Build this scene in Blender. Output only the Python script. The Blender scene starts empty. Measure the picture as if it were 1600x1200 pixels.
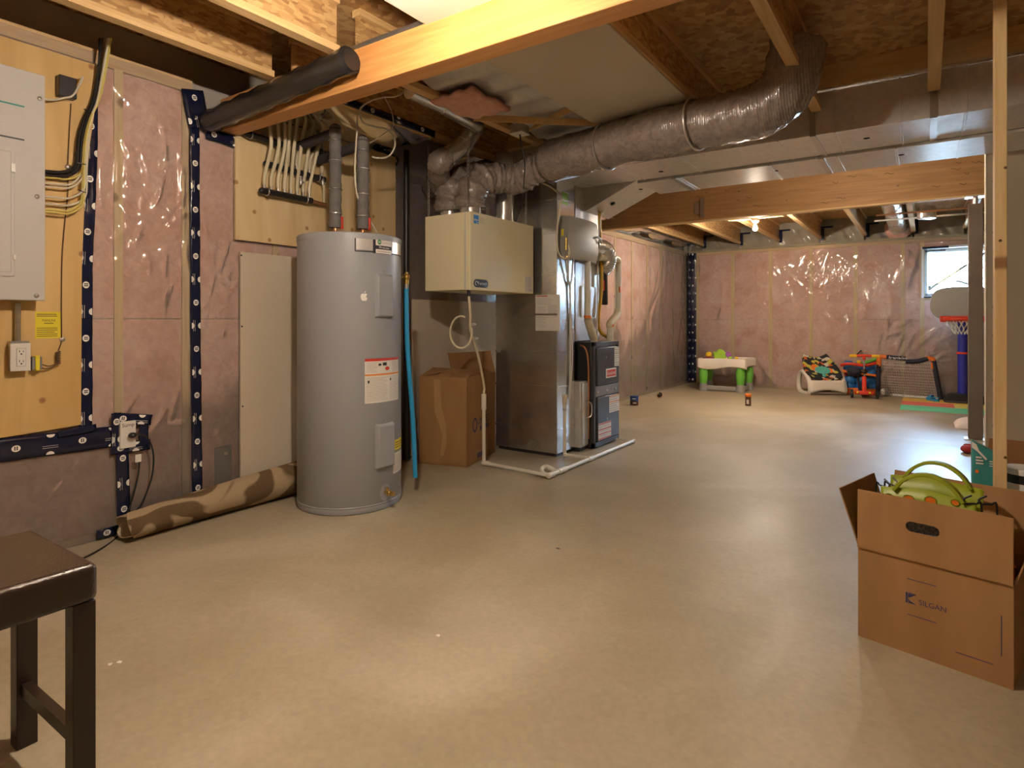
import bpy, math, random
import numpy as np
from mathutils import Vector, Matrix
random.seed(7); RNG = np.random.default_rng(5)
V = Vector
sc = bpy.context.scene
col = sc.collection

# ------------------------------------------------------------------ camera
F, XV, YH, HC = 945.0, 1447.0, 500.0, 1.22       # focal length in px, vanishing point of the long wall, horizon row, eye height
TH = math.atan((XV - 800) / F); SN, CS = math.sin(TH), math.cos(TH)
cam = bpy.data.cameras.new('camera'); cam.sensor_fit = 'HORIZONTAL'; cam.sensor_width = 36.0
cam.lens = 36.0 * F / 1600; cam.shift_y = -100.0 / 1600; cam.clip_start = 0.05; cam.clip_end = 200
camo = bpy.data.objects.new('camera', cam); col.objects.link(camo)
camo.location = (0, 0, HC); camo.rotation_euler = (math.pi / 2, 0, TH); sc.camera = camo

# ------------------------------------------------------------------ world, sun, exposure
w = bpy.data.worlds.new('sky'); sc.world = w; w.use_nodes = True
bg = w.node_tree.nodes['Background']; bg.inputs[0].default_value = (0.45, 0.70, 1.0, 1); bg.inputs[1].default_value = 215.0
sun = bpy.data.lights.new('sun', 'SUN'); sun.energy = 25.0; sun.angle = 0.01; sun.color = (1, 0.97, 0.92)
suno = bpy.data.objects.new('sun', sun); col.objects.link(suno); suno.rotation_euler = (math.radians(38), math.radians(-14), 0)
por = bpy.data.lights.new('window_portal', 'AREA'); por.shape = 'RECTANGLE'; por.size = 1.1; por.size_y = 0.75
poro = bpy.data.objects.new('window_portal', por); col.objects.link(poro)
poro.location = (0.5, 11.9, 1.98); poro.rotation_euler = (-math.pi / 2, 0, 0); por.cycles.is_portal = True
vs = sc.view_settings; vs.view_transform = 'Standard'; vs.look = 'None'; vs.gamma = 1.0; vs.exposure = 0.5; vs.use_curve_mapping = False
sc.cycles.use_denoising = True
sc.cycles.max_bounces = 10; sc.cycles.diffuse_bounces = 6; sc.cycles.glossy_bounces = 5; sc.cycles.transparent_max_bounces = 12
sc.cycles.sample_clamp_indirect = 14.0; sc.cycles.caustics_reflective = False; sc.cycles.caustics_refractive = False
BULBC = (1.0, 0.84, 0.66)

# ------------------------------------------------------------------ pixel -> place (a pixel gives a direction, a plane the distance)
def ray(px, py):
    r = (px - 800) / F
    return (-SN + CS * r, CS + SN * r, (YH - py) / F)
def oz(px, py, z=0.0):
    d = ray(px, py); t = (z - HC) / d[2]; return V((d[0] * t, d[1] * t, z))
def ox(px, py, x=-3.8):
    d = ray(px, py); t = x / d[0]; return V((x, d[1] * t, HC + d[2] * t))
def oy(px, py, y):
    d = ray(px, py); t = y / d[1]; return V((d[0] * t, y, HC + d[2] * t))

# ------------------------------------------------------------------ mesh helpers
ORG = {}
def set_props(o, label=None, cat=None, group=None, kind=None):
    if label: o['label'] = label
    if cat: o['category'] = cat
    if group: o['group'] = group
    if kind: o['kind'] = kind
    return o
def thing(name, loc, label, cat, group=None, kind=None):
    o = bpy.data.objects.new(name, None); o.empty_display_size = 0.1; col.objects.link(o)
    o.location = loc; ORG[o.name] = V(loc)
    return set_props(o, label, cat, group, kind)
def spline(pts, n=8, closed=False):
    P = [V(p) for p in pts]; out = []; m = len(P)
    if m < 3: return P
    for i in range(m if closed else m - 1):
        p0 = P[i - 1] if (i > 0 or closed) else P[i] * 2 - P[i + 1]
        p1 = P[i]; p2 = P[(i + 1) % m]
        p3 = P[(i + 2) % m] if (i + 2 < m or closed) else p2 * 2 - p1
        for k in range(n):
            t = k / n
            out.append(0.5 * ((2 * p1) + (p2 - p0) * t + (2 * p0 - 5 * p1 + 4 * p2 - p3) * t * t + (3 * p1 - p0 - 3 * p2 + p3) * t ** 3))
    if not closed: out.append(P[-1])
    return out
TXT = {}
def text_mesh(s):
    if s not in TXT:
        cu = bpy.data.curves.new('txt', 'FONT'); cu.body = s; cu.size = 1; cu.align_x = 'CENTER'; cu.align_y = 'CENTER'; cu.resolution_u = 3
        o = bpy.data.objects.new('txt', cu); me = bpy.data.meshes.new_from_object(o)
        vv = [tuple(v.co) for v in me.vertices]; ff = [tuple(p.vertices) for p in me.polygons]
        bpy.data.objects.remove(o); bpy.data.meshes.remove(me); bpy.data.curves.remove(cu)
        xs = [v[0] for v in vv]; wd = max(xs) - min(xs) if xs else 1
        TXT[s] = (vv, ff, wd)
    return TXT[s]
def plane(o, ux, uy):
    o = V(o); ux = V(ux).normalized(); uy = V(uy).normalized(); nn = ux.cross(uy)
    return lambda u, v, off=0.0: o + ux * u + uy * v + nn * off
class MB:
    def __init__(s, xf=None): s.v = []; s.f = []; s.xf = xf
    def pt(s, p):
        p = V(p); s.v.append(s.xf @ p if s.xf else p); return len(s.v) - 1
    def face(s, pts): s.f.append([s.pt(p) for p in pts]); return s
    def hexa(s, p):
        i = [s.pt(q) for q in p]
        for f in ((0, 3, 2, 1), (4, 5, 6, 7), (0, 1, 5, 4), (1, 2, 6, 5), (2, 3, 7, 6), (3, 0, 4, 7)): s.f.append([i[k] for k in f])
        return s
    def box(s, x0, x1, y0, y1, z0, z1):
        return s.hexa([(x0, y0, z0), (x1, y0, z0), (x1, y1, z0), (x0, y1, z0), (x0, y0, z1), (x1, y0, z1), (x1, y1, z1), (x0, y1, z1)])
    def obox(s, c, a, b, d):
        c, a, b, d = V(c), V(a), V(b), V(d)
        return s.hexa([c - a - b - d, c + a - b - d, c + a + b - d, c - a + b - d, c - a - b + d, c + a - b + d, c + a + b + d, c - a + b + d])
    def bar(s, p0, p1, wd, th, up=(0, 0, 1)):
        p0, p1 = V(p0), V(p1); a = (p1 - p0); L = a.length; a.normalize()
        b = a.cross(V(up)); b = b.normalized() if b.length > 1e-5 else V((1, 0, 0)); d = b.cross(a)
        return s.obox((p0 + p1) / 2, a * L / 2, b * wd / 2, d * th / 2)
    def prism(s, pts, d):
        d = V(d); n = len(pts); a = [s.pt(p) for p in pts]; b = [s.pt(V(p) + d) for p in pts]
        s.f.append(a[::-1]); s.f.append(b)
        for i in range(n): j = (i + 1) % n; s.f.append([a[i], a[j], b[j], b[i]])
        return s
    def tube(s, pts, r, n=10, caps=True, closed=False):
        P = [V(p) for p in pts]; m = len(P); rr = r if isinstance(r, (list, tuple)) else [r] * m
        T = []
        for i in range(m):
            a = P[i - 1] if (i > 0 or closed) else P[i]; b = P[(i + 1) % m] if (i < m - 1 or closed) else P[i]
            t = b - a; T.append(t.normalized() if t.length > 1e-9 else V((0, 0, 1)))
        ref = V((0, 0, 1)) if abs(T[0].z) < 0.9 else V((1, 0, 0))
        nrm = (ref - T[0] * ref.dot(T[0])).normalized(); rings = []
        for i in range(m):
            nrm = nrm - T[i] * nrm.dot(T[i]); nrm = nrm.normalized() if nrm.length > 1e-6 else V((1, 0, 0))
            b = T[i].cross(nrm); rings.append([s.pt(P[i] + (nrm * math.cos(2 * math.pi * k / n) + b * math.sin(2 * math.pi * k / n)) * rr[i]) for k in range(n)])
        for i in range(m if closed else m - 1):
            A, B = rings[i], rings[(i + 1) % m]
            for k in range(n): l = (k + 1) % n; s.f.append([A[k], A[l], B[l], B[k]])
        if caps and not closed: s.f.append(rings[0][::-1]); s.f.append(rings[-1])
        return s
    def cyl(s, p0, p1, r0, r1=None, n=20, caps=True): return s.tube([p0, p1], [r0, r0 if r1 is None else r1], n, caps)
    def lathe(s, c, prof, n=32, axis=(0, 0, 1), a0=0.0, a1=2 * math.pi):
        c = V(c); ax = V(axis).normalized(); ref = V((1, 0, 0)) if abs(ax.x) < 0.9 else V((0, 1, 0))
        e1 = (ref - ax * ref.dot(ax)).normalized(); e2 = ax.cross(e1); full = abs(a1 - a0 - 2 * math.pi) < 1e-6
        rows = []
        for r, h in prof:
            rows.append([s.pt(c + ax * h + (e1 * math.cos(a0 + (a1 - a0) * k / n) + e2 * math.sin(a0 + (a1 - a0) * k / n)) * r) for k in range(n if full else n + 1)])
        for i in range(len(rows) - 1):
            A, B = rows[i], rows[i + 1]
            for k in range(n): l = (k + 1) % n if full else k + 1; s.f.append([A[k], A[l], B[l], B[k]])
        if full:
            if prof[0][0] > 1e-6: s.f.append(rows[0][::-1])
            if prof[-1][0] > 1e-6: s.f.append(rows[-1])
        return s
    def ball(s, c, r, n=16, m=10):
        r = r if isinstance(r, (list, tuple)) else (r, r, r); c = V(c); rows = []
        for i in range(1, m):
            a = math.pi * i / m
            rows.append([s.pt(c + V((r[0] * math.sin(a) * math.cos(2 * math.pi * k / n), r[1] * math.sin(a) * math.sin(2 * math.pi * k / n), -r[2] * math.cos(a)))) for k in range(n)])
        b = s.pt(c - V((0, 0, r[2]))); t = s.pt(c + V((0, 0, r[2])))
        for k in range(n):
            l = (k + 1) % n; s.f.append([b, rows[0][l], rows[0][k]]); s.f.append([t, rows[-1][k], rows[-1][l]])
            for i in range(m - 2): s.f.append([rows[i][k], rows[i][l], rows[i + 1][l], rows[i + 1][k]])
        return s
    def grid(s, fn, nu, nv):
        I = [[s.pt(fn(i / nu, j / nv)) for j in range(nv + 1)] for i in range(nu + 1)]
        for i in range(nu):
            for j in range(nv): s.f.append([I[i][j], I[i + 1][j], I[i + 1][j + 1], I[i][j + 1]])
        return s
    def rect(s, P, u0, u1, v0, v1, off=0.0, n=1):      # flat print on a surface P(u, v, off)
        return s.grid(lambda a, b: P(u0 + (u1 - u0) * a, v0 + (v1 - v0) * b, off), n, 1)
    def poly(s, P, pts, off=0.0): return s.face([P(u, v, off) for u, v in pts])
    def ell(s, P, u, v, a, b, off=0.0, n=14): return s.face([P(u + a * math.cos(2 * math.pi * k / n), v + b * math.sin(2 * math.pi * k / n), off) for k in range(n)])
    def ringp(s, P, u0, u1, v0, v1, t, off=0.0):
        for a in ((u0, u1, v0, v0 + t), (u0, u1, v1 - t, v1), (u0, u0 + t, v0, v1), (u1 - t, u1, v0, v1)): s.rect(P, *a, off)
        return s
    def text(s, P, st, u, v, size, off=0.0, width=None):
        vv, ff, wd = text_mesh(st); k = size; kx = (width / wd) if width else size; b = len(s.v)
        for x, y, z in vv: s.pt(P(u + x * kx, v + y * k, off))
        for f in ff: s.f.append([b + i for i in f])
        return s
    def lines(s, P, u0, u1, v0, v1, n, off=0.0, th=0.35, seed=1):   # rows of small print
        rn = random.Random(seed); st = (v1 - v0) / n
        for i in range(n):
            e = u1 - (u1 - u0) * (rn.random() * 0.35 if i % 3 == 2 else rn.random() * 0.06)
            s.rect(P, u0, e, v0 + st * (i + 0.5 - th / 2), v0 + st * (i + 0.5 + th / 2), off, 6)
        return s
    def build(s, name, mat, parent=None, label=None, cat=None, group=None, kind=None, bevel=0, seg=2, smooth=True, ang=40, solid=0):
        if parent is None:
            xs = [p.x for p in s.v]; ys = [p.y for p in s.v]; o = V(((min(xs) + max(xs)) / 2, (min(ys) + max(ys)) / 2, min(p.z for p in s.v)))
        else: o = ORG[parent.name]
        me = bpy.data.meshes.new(name); me.from_pydata([tuple(p - o) for p in s.v], [], s.f); me.update()
        me.materials.append(MAT[mat] if isinstance(mat, str) else mat)
        if smooth:
            me.shade_smooth(); me.set_sharp_from_angle(angle=math.radians(ang))
        ob = bpy.data.objects.new(name, me); col.objects.link(ob)
        if parent is None: ob.location = o
        else: ob.parent = parent
        ORG[ob.name] = o
        if solid:
            m = ob.modifiers.new('solid', 'SOLIDIFY'); m.thickness = solid; m.offset = 0
        if bevel:
            m = ob.modifiers.new('bevel', 'BEVEL'); m.width = bevel; m.segments = seg; m.limit_method = 'ANGLE'; m.angle_limit = math.radians(40)
        return set_props(ob, label, cat, group, kind)
def frame(loc, rz=0.0): return Matrix.Translation(V(loc)) @ Matrix.Rotation(rz, 4, 'Z')
def dup(root, delta, label=None):
    r = root.copy(); col.objects.link(r); r.location = root.location + V(delta); ORG[r.name] = V(r.location)
    if label: r['label'] = label
    for ch in root.children:
        c = ch.copy(); col.objects.link(c); c.parent = r
        for g in ch.children:
            d = g.copy(); col.objects.link(d); d.parent = c
    return r

# ------------------------------------------------------------------ materials
MAT = {}
def mat(name, c, rough=0.5, metal=0.0, c2=None, nscale=8.0, ndetail=4.0, stretch=(1, 1, 1), lo=0.35, hi=0.65, bump=0.0, bscale=None, spec=0.5, emit=None, es=0.0, coat=0.0, rvar=0.0, dist=0.0, tr=0.0, aniso=0.0):
    m = bpy.data.materials.new(name); m.use_nodes = True; nt = m.node_tree; N = nt.nodes; L = nt.links
    b = N['Principled BSDF']; b.inputs['Base Color'].default_value = (*c, 1); b.inputs['Roughness'].default_value = rough
    b.inputs['Metallic'].default_value = metal; b.inputs['Specular IOR Level'].default_value = spec; b.inputs['Coat Weight'].default_value = coat
    if tr: b.inputs['Transmission Weight'].default_value = tr
    if emit: b.inputs['Emission Color'].default_value = (*emit, 1); b.inputs['Emission Strength'].default_value = es
    MAT[name] = m
    if c2 is None and not bump and not rvar: return m
    tc = N.new('ShaderNodeTexCoord'); mp = N.new('ShaderNodeMapping'); mp.inputs['Scale'].default_value = stretch
    L.new(tc.outputs['Object'], mp.inputs[0])
    nz = N.new('ShaderNodeTexNoise'); nz.inputs['Scale'].default_value = nscale; nz.inputs['Detail'].default_value = ndetail; nz.inputs['Distortion'].default_value = dist
    L.new(mp.outputs[0], nz.inputs['Vector'])
    if c2 is not None:
        cr = N.new('ShaderNodeValToRGB'); cr.color_ramp.elements[0].position = lo; cr.color_ramp.elements[1].position = hi
        cr.color_ramp.elements[0].color = (*c, 1); cr.color_ramp.elements[1].color = (*c2, 1)
        L.new(nz.outputs['Fac'], cr.inputs[0]); L.new(cr.outputs[0], b.inputs['Base Color'])
    if rvar:
        mr = N.new('ShaderNodeMapRange'); mr.inputs[1].default_value = 0.3; mr.inputs[2].default_value = 0.7
        mr.inputs[3].default_value = rough - rvar; mr.inputs[4].default_value = rough + rvar
        L.new(nz.outputs['Fac'], mr.inputs[0]); L.new(mr.outputs[0], b.inputs['Roughness'])
    if bump:
        bn = N.new('ShaderNodeBump'); bn.inputs['Strength'].default_value = bump; bn.inputs['Distance'].default_value = 0.01; src = nz
        if bscale:
            src = N.new('ShaderNodeTexNoise'); src.inputs['Scale'].default_value = bscale; src.inputs['Detail'].default_value = 3; L.new(mp.outputs[0], src.inputs['Vector'])
        L.new(src.outputs['Fac'], bn.inputs['Height']); L.new(bn.outputs[0], b.inputs['Normal'])
    return m
def nodes(name):
    nt = MAT[name].node_tree; return nt.nodes, nt.links, nt.nodes['Principled BSDF']
def ramp(N, stops, interp='LINEAR'):
    cr = N.new('ShaderNodeValToRGB'); e = cr.color_ramp; e.interpolation = interp
    while len(e.elements) < len(stops): e.elements.new(0.5)
    for el, (p, c) in zip(e.elements, stops): el.position = p; el.color = (*c, 1)
    return cr
def mixc(N, L, fac, a, b, mode='MIX'):
    m = N.new('ShaderNodeMix'); m.data_type = 'RGBA'; m.blend_type = mode
    if isinstance(fac, (int, float)): m.inputs[0].default_value = fac
    else: L.new(fac, m.inputs[0])
    for v, i in ((a, 6), (b, 7)):
        if isinstance(v, tuple): m.inputs[i].default_value = (*v, 1)
        else: L.new(v, m.inputs[i])
    return m.outputs[2]
def noise(N, L, vec, scale, detail=3, dist=0.0, stretch=None):
    if stretch:
        mp = N.new('ShaderNodeMapping'); mp.inputs['Scale'].default_value = stretch; L.new(vec, mp.inputs[0]); vec = mp.outputs[0]
    n = N.new('ShaderNodeTexNoise'); n.inputs['Scale'].default_value = scale; n.inputs['Detail'].default_value = detail; n.inputs['Distortion'].default_value = dist
    L.new(vec, n.inputs['Vector']); return n.outputs['Fac']

# concrete floor: broad stains, trowel sweeps, specks; gloss varies with the trowelling
mat('concrete', (0.42, 0.37, 0.29), 0.5); N, L, B = nodes('concrete')
tc = N.new('ShaderNodeTexCoord').outputs['Object']
a = noise(N, L, tc, 0.9, 4, 0.6); b_ = noise(N, L, tc, 2.4, 6, 0.5, (1, 0.5, 1)); c_ = noise(N, L, tc, 45, 3)
ra = ramp(N, [(0.32, (0.325, 0.27, 0.175)), (0.5, (0.385, 0.325, 0.225)), (0.68, (0.465, 0.405, 0.30))]); L.new(a, ra.inputs[0])
rb = ramp(N, [(0.25, (0.86, 0.85, 0.83)), (0.75, (1.08, 1.08, 1.08))]); L.new(b_, rb.inputs[0])
rc = ramp(N, [(0.3, (0.88, 0.88, 0.88)), (0.7, (1.06, 1.06, 1.06))]); L.new(c_, rc.inputs[0])
x = mixc(N, L, 0.8, ra.outputs[0], rb.outputs[0], 'MULTIPLY'); x = mixc(N, L, 0.7, x, rc.outputs[0], 'MULTIPLY'); L.new(x, B.inputs['Base Color'])
rr = N.new('ShaderNodeMapRange'); rr.inputs[1].default_value = 0.2; rr.inputs[2].default_value = 0.8; rr.inputs[3].default_value = 0.34; rr.inputs[4].default_value = 0.6
L.new(b_, rr.inputs[0]); L.new(rr.outputs[0], B.inputs['Roughness'])
bn = N.new('ShaderNodeBump'); bn.inputs['Strength'].default_value = 0.06; bn.inputs['Distance'].default_value = 0.01; L.new(b_, bn.inputs['Height']); L.new(bn.outputs[0], B.inputs['Normal'])

def wood(name, c1, c2, axis, scale=5.0, rough=0.6, knots=0.0, kc=(0.22, 0.10, 0.03), kscale=2.2, st_=9):
    mat(name, c1, rough); N, L, B = nodes(name); tc = N.new('ShaderNodeTexCoord').outputs['Object']
    st = [st_, st_, st_]; st['xyz'.index(axis)] = 0.55
    g = noise(N, L, tc, scale, 5, 0.7, tuple(st)); r = ramp(N, [(0.3, c1), (0.7, c2)]); L.new(g, r.inputs[0]); o = r.outputs[0]
    if knots:
        vo = N.new('ShaderNodeTexVoronoi'); vo.inputs['Scale'].default_value = kscale; vo.inputs['Randomness'].default_value = 1
        vo.voronoi_dimensions = '2D'; sx_ = N.new('ShaderNodeSeparateXYZ'); cx_ = N.new('ShaderNodeCombineXYZ'); L.new(tc, sx_.inputs[0]); L.new(sx_.outputs[1], cx_.inputs[0]); L.new(sx_.outputs[2], cx_.inputs[1]); L.new(cx_.outputs[0], vo.inputs['Vector'])
        kr = ramp(N, [(0.0, (1, 1, 1)), (knots * 0.6, (0.8, 0.8, 0.8)), (knots, (0, 0, 0))]); L.new(vo.outputs['Distance'], kr.inputs[0])
        o = mixc(N, L, kr.outputs[0], o, kc)
    L.new(o, B.inputs['Base Color'])
    bn = N.new('ShaderNodeBump'); bn.inputs['Strength'].default_value = 0.15; bn.inputs['Distance'].default_value = 0.004; L.new(g, bn.inputs['Height']); L.new(bn.outputs[0], B.inputs['Normal'])
wood('pine_z', (0.66, 0.45, 0.20), (0.80, 0.60, 0.33), 'z', 4, knots=0.06, kscale=1.7)
wood('pine_y', (0.60, 0.38, 0.16), (0.74, 0.52, 0.26), 'y', 4)
wood('pine_x', (0.60, 0.38, 0.16), (0.74, 0.52, 0.26), 'x', 4)
wood('fir_beam', (0.55, 0.24, 0.07), (0.66, 0.34, 0.12), 'x', 4, 0.5)
wood('plywood_gold', (0.55, 0.34, 0.11), (0.72, 0.50, 0.21), 'z', 1.3, 0.55, 0.06, (0.33, 0.15, 0.05), 3.2, 4)
wood('plywood_pale', (0.66, 0.46, 0.21), (0.82, 0.65, 0.39), 'z', 1.3, 0.55, 0.062, (0.40, 0.20, 0.07), 3.4, 4)
wood('lvl', (0.33, 0.17, 0.065), (0.46, 0.26, 0.105), 'x', 3, 0.6, 0.05, (0.2, 0.09, 0.03), 5)
# oriented strand board: flakes
mat('osb', (0.5, 0.3, 0.12), 0.7); N, L, B = nodes('osb'); tc = N.new('ShaderNodeTexCoord').outputs['Object']
mp = N.new('ShaderNodeMapping'); mp.inputs['Scale'].default_value = (14, 14, 40); L.new(tc, mp.inputs[0])
vo = N.new('ShaderNodeTexVoronoi'); vo.inputs['Scale'].default_value = 1.6; L.new(mp.outputs[0], vo.inputs['Vector'])
r = ramp(N, [(0.0, (0.30, 0.15, 0.05)), (0.5, (0.50, 0.30, 0.12)), (1.0, (0.66, 0.44, 0.20))]); L.new(vo.outputs['Color'], r.inputs[0]); L.new(r.outputs[0], B.inputs['Base Color'])
# pink glass-fibre batts
mat('insulation', (0.7, 0.4, 0.33), 0.95, spec=0.1); N, L, B = nodes('insulation'); tc = N.new('ShaderNodeTexCoord').outputs['Object']
a = noise(N, L, tc, 3.0, 5, 0.5); b_ = noise(N, L, tc, 22, 4, 0.8)
ra = ramp(N, [(0.3, (0.70, 0.37, 0.28)), (0.5, (0.80, 0.49, 0.41)), (0.7, (0.85, 0.58, 0.50))]); L.new(a, ra.inputs[0])
rb = ramp(N, [(0.3, (0.84, 0.80, 0.78)), (0.7, (1.06, 1.06, 1.06))]); L.new(b_, rb.inputs[0])
L.new(mixc(N, L, 0.8, ra.outputs[0], rb.outputs[0], 'MULTIPLY'), B.inputs['Base Color'])
bn = N.new('ShaderNodeBump'); bn.inputs['Strength'].default_value = 0.5; bn.inputs['Distance'].default_value = 0.02; L.new(b_, bn.inputs['Height']); L.new(bn.outputs[0], B.inputs['Normal'])
# clear polyethylene sheet
def poly_mat(name, base, milk, rough, gl=1.0):
    m = bpy.data.materials.new(name); m.use_nodes = True; MAT[name] = m; nt = m.node_tree; N = nt.nodes; L = nt.links
    N.remove(N['Principled BSDF']); out = N['Material Output']
    tr = N.new('ShaderNodeBsdfTransparent'); tr.inputs[0].default_value = (*base, 1)
    df = N.new('ShaderNodeBsdfDiffuse'); df.inputs[0].default_value = (0.82, 0.76, 0.72, 1)
    gg = N.new('ShaderNodeBsdfGlossy'); gg.inputs['Roughness'].default_value = rough; gg.inputs[0].default_value = (gl, gl, gl, 1)
    m1 = N.new('ShaderNodeMixShader'); m1.inputs[0].default_value = milk; L.new(tr.outputs[0], m1.inputs[1]); L.new(df.outputs[0], m1.inputs[2])
    fr = N.new('ShaderNodeFresnel'); fr.inputs[0].default_value = 1.58
    tc = N.new('ShaderNodeTexCoord').outputs['Object']; nz = noise(N, L, tc, 9, 3, 0.8)
    bn = N.new('ShaderNodeBump'); bn.inputs['Strength'].default_value = 0.13; bn.inputs['Distance'].default_value = 0.01; L.new(nz, bn.inputs['Height'])
    L.new(bn.outputs[0], gg.inputs['Normal'])
    m2 = N.new('ShaderNodeMixShader'); L.new(fr.outputs[0], m2.inputs[0]); L.new(m1.outputs[0], m2.inputs[1]); L.new(gg.outputs[0], m2.inputs[2])
    L.new(m2.outputs[0], out.inputs[0])
poly_mat('poly', (0.98, 0.97, 0.96), 0.19, 0.12)
poly_mat('poly_clear', (0.97, 0.97, 0.97), 0.02, 0.12)
poly_mat('glass', (0.95, 0.98, 1.0), 0.0, 0.02)
# galvanised steel with spangle
def galv(name, c, rough, spangle=26, metal=0.72):
    mat(name, c, rough, metal); N, L, B = nodes(name); tc = N.new('ShaderNodeTexCoord').outputs['Object']
    vo = N.new('ShaderNodeTexVoronoi'); vo.inputs['Scale'].default_value = spangle; L.new(tc, vo.inputs['Vector'])
    r = ramp(N, [(0.0, tuple(k * 0.9 for k in c)), (1.0, tuple(min(1, k * 1.05) for k in c))]); L.new(vo.outputs['Color'], r.inputs[0]); L.new(r.outputs[0], B.inputs['Base Color'])
    nz = noise(N, L, tc, 2.2, 2); mr = N.new('ShaderNodeMapRange'); mr.inputs[1].default_value = 0.3; mr.inputs[2].default_value = 0.7; mr.inputs[3].default_value = rough - 0.05; mr.inputs[4].default_value = rough + 0.07
    L.new(nz, mr.inputs[0]); L.new(mr.outputs[0], B.inputs['Roughness'])
    bn = N.new('ShaderNodeBump'); bn.inputs['Strength'].default_value = 0.035; bn.inputs['Distance'].default_value = 0.01; L.new(noise(N, L, tc, 1.3, 0), bn.inputs['Height']); L.new(bn.outputs[0], B.inputs['Normal'])
galv('galvanised', (0.76, 0.74, 0.72), 0.36, metal=0.55); galv('galvanised_smooth', (0.72, 0.71, 0.70), 0.22, metal=0.92); galv('galvanised_pipe', (0.74, 0.72, 0.68), 0.22)
# foil-grey flexible duct jacket with scrim ribs
mat('flex', (0.235, 0.19, 0.165), 0.24, 0.0, spec=0.6, coat=0.7); N, L, B = nodes('flex'); tc = N.new('ShaderNodeTexCoord').outputs['Object']
wv = N.new('ShaderNodeTexWave'); wv.inputs['Scale'].default_value = 22; wv.inputs['Distortion'].default_value = 1.2; L.new(tc, wv.inputs['Vector'])
nb = noise(N, L, tc, 22, 4, 1.0); r = ramp(N, [(0.3, (0.19, 0.15, 0.13)), (0.7, (0.30, 0.245, 0.215))]); L.new(nb, r.inputs[0]); L.new(r.outputs[0], B.inputs['Base Color'])
b1 = N.new('ShaderNodeBump'); b1.inputs['Strength'].default_value = 0.18; b1.inputs['Distance'].default_value = 0.006; L.new(wv.outputs[0], b1.inputs['Height'])
b2 = N.new('ShaderNodeBump'); b2.inputs['Strength'].default_value = 0.32; b2.inputs['Distance'].default_value = 0.012; L.new(nb, b2.inputs['Height']); L.new(b1.outputs[0], b2.inputs['Normal']); L.new(b2.outputs[0], B.inputs['Normal']); L.new(b2.outputs[0], B.inputs['Coat Normal']); B.inputs['Coat Roughness'].default_value = 0.1
# cardboard
def card(name, c1, c2):
    mat(name, c1, 0.8, c2=c2, nscale=6, stretch=(1, 1, 0.3), bump=0.06, bscale=90, spec=0.2)
card('cardboard', (0.33, 0.18, 0.075), (0.39, 0.22, 0.10)); card('cardboard_dark', (0.29, 0.15, 0.062), (0.34, 0.185, 0.085))
mat('tape_navy', (0.008, 0.011, 0.034), 0.15, bump=0.25, bscale=14, c2=(0.012, 0.016, 0.048), nscale=5)
mat('print_white', (0.86, 0.85, 0.82), 0.5); mat('print_dark', (0.03, 0.03, 0.04), 0.5); mat('print_grey', (0.42, 0.40, 0.38), 0.6); mat('print_red', (0.62, 0.05, 0.03), 0.5)
mat('print_orange', (0.80, 0.25, 0.03), 0.5); mat('print_blue', (0.05, 0.25, 0.62), 0.5); mat('print_navy', (0.035, 0.04, 0.13), 0.6); mat('print_teal', (0.02, 0.25, 0.20), 0.5); mat('print_green', (0.08, 0.28, 0.12), 0.5)
mat('print_lime', (0.35, 0.62, 0.10), 0.5); mat('print_faint', (0.60, 0.57, 0.54), 0.6)
mat('paper', (0.76, 0.73, 0.68), 0.7); mat('paper_yellow', (0.78, 0.66, 0.03), 0.6)
mat('drywall', (0.60, 0.52, 0.41), 0.85, c2=(0.64, 0.56, 0.45), nscale=2, bump=0.03, bscale=120)
mat('drywall_cream', (0.66, 0.60, 0.50), 0.85, c2=(0.70, 0.64, 0.54), nscale=2)
mat('concrete_wall', (0.40, 0.37, 0.33), 0.85, c2=(0.46, 0.43, 0.38), nscale=3)
mat('rim_foam', (0.27, 0.235, 0.14), 0.6, c2=(0.36, 0.31, 0.19), nscale=5, bump=0.3, bscale=9)
mat('panel_grey', (0.56, 0.54, 0.53), 0.65, spec=0.25); mat('panel_door', (0.58, 0.56, 0.55), 0.65, spec=0.25); mat('panel_line', (0.40, 0.385, 0.38), 0.5)
mat('screw', (0.62, 0.60, 0.57), 0.3, 1.0); mat('steel', (0.60, 0.58, 0.56), 0.32, 1.0); mat('brass', (0.70, 0.46, 0.14), 0.28, 1.0); mat('copper', (0.65, 0.33, 0.18), 0.3, 1.0)
mat('wire_black', (0.014, 0.013, 0.015), 0.4); mat('wire_white', (0.66, 0.61, 0.50), 0.45); mat('wire_yellow', (0.66, 0.56, 0.16), 0.45); mat('wire_brown', (0.13, 0.07, 0.03), 0.5)
mat('plastic_white', (0.75, 0.73, 0.69), 0.35); mat('plastic_black', (0.018, 0.017, 0.017), 0.35); mat('plastic_grey', (0.22, 0.22, 0.22), 0.5); mat('pvc', (0.76, 0.72, 0.62), 0.35); mat('pvc_yellow', (0.70, 0.62, 0.44), 0.4)
mat('pex', (0.66, 0.58, 0.40), 0.35, c2=(0.70, 0.62, 0.45), nscale=4); mat('foam_grey', (0.135, 0.125, 0.12), 0.8, c2=(0.17, 0.155, 0.15), nscale=20, bump=0.2, bscale=60); mat('foam_dark', (0.05, 0.045, 0.045), 0.8)
mat('tank_grey', (0.315, 0.33, 0.36), 0.37, c2=(0.335, 0.35, 0.385), nscale=1.5, stretch=(1, 1, 0.2), spec=0.5, rvar=0.03); mat('tank_dark', (0.24, 0.24, 0.25), 0.5)
mat('badge_silver', (0.66, 0.64, 0.63), 0.3, 0.5); mat('hose_blue', (0.02, 0.30, 0.62), 0.4); mat('valve_red', (0.65, 0.05, 0.02), 0.4)
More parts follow.
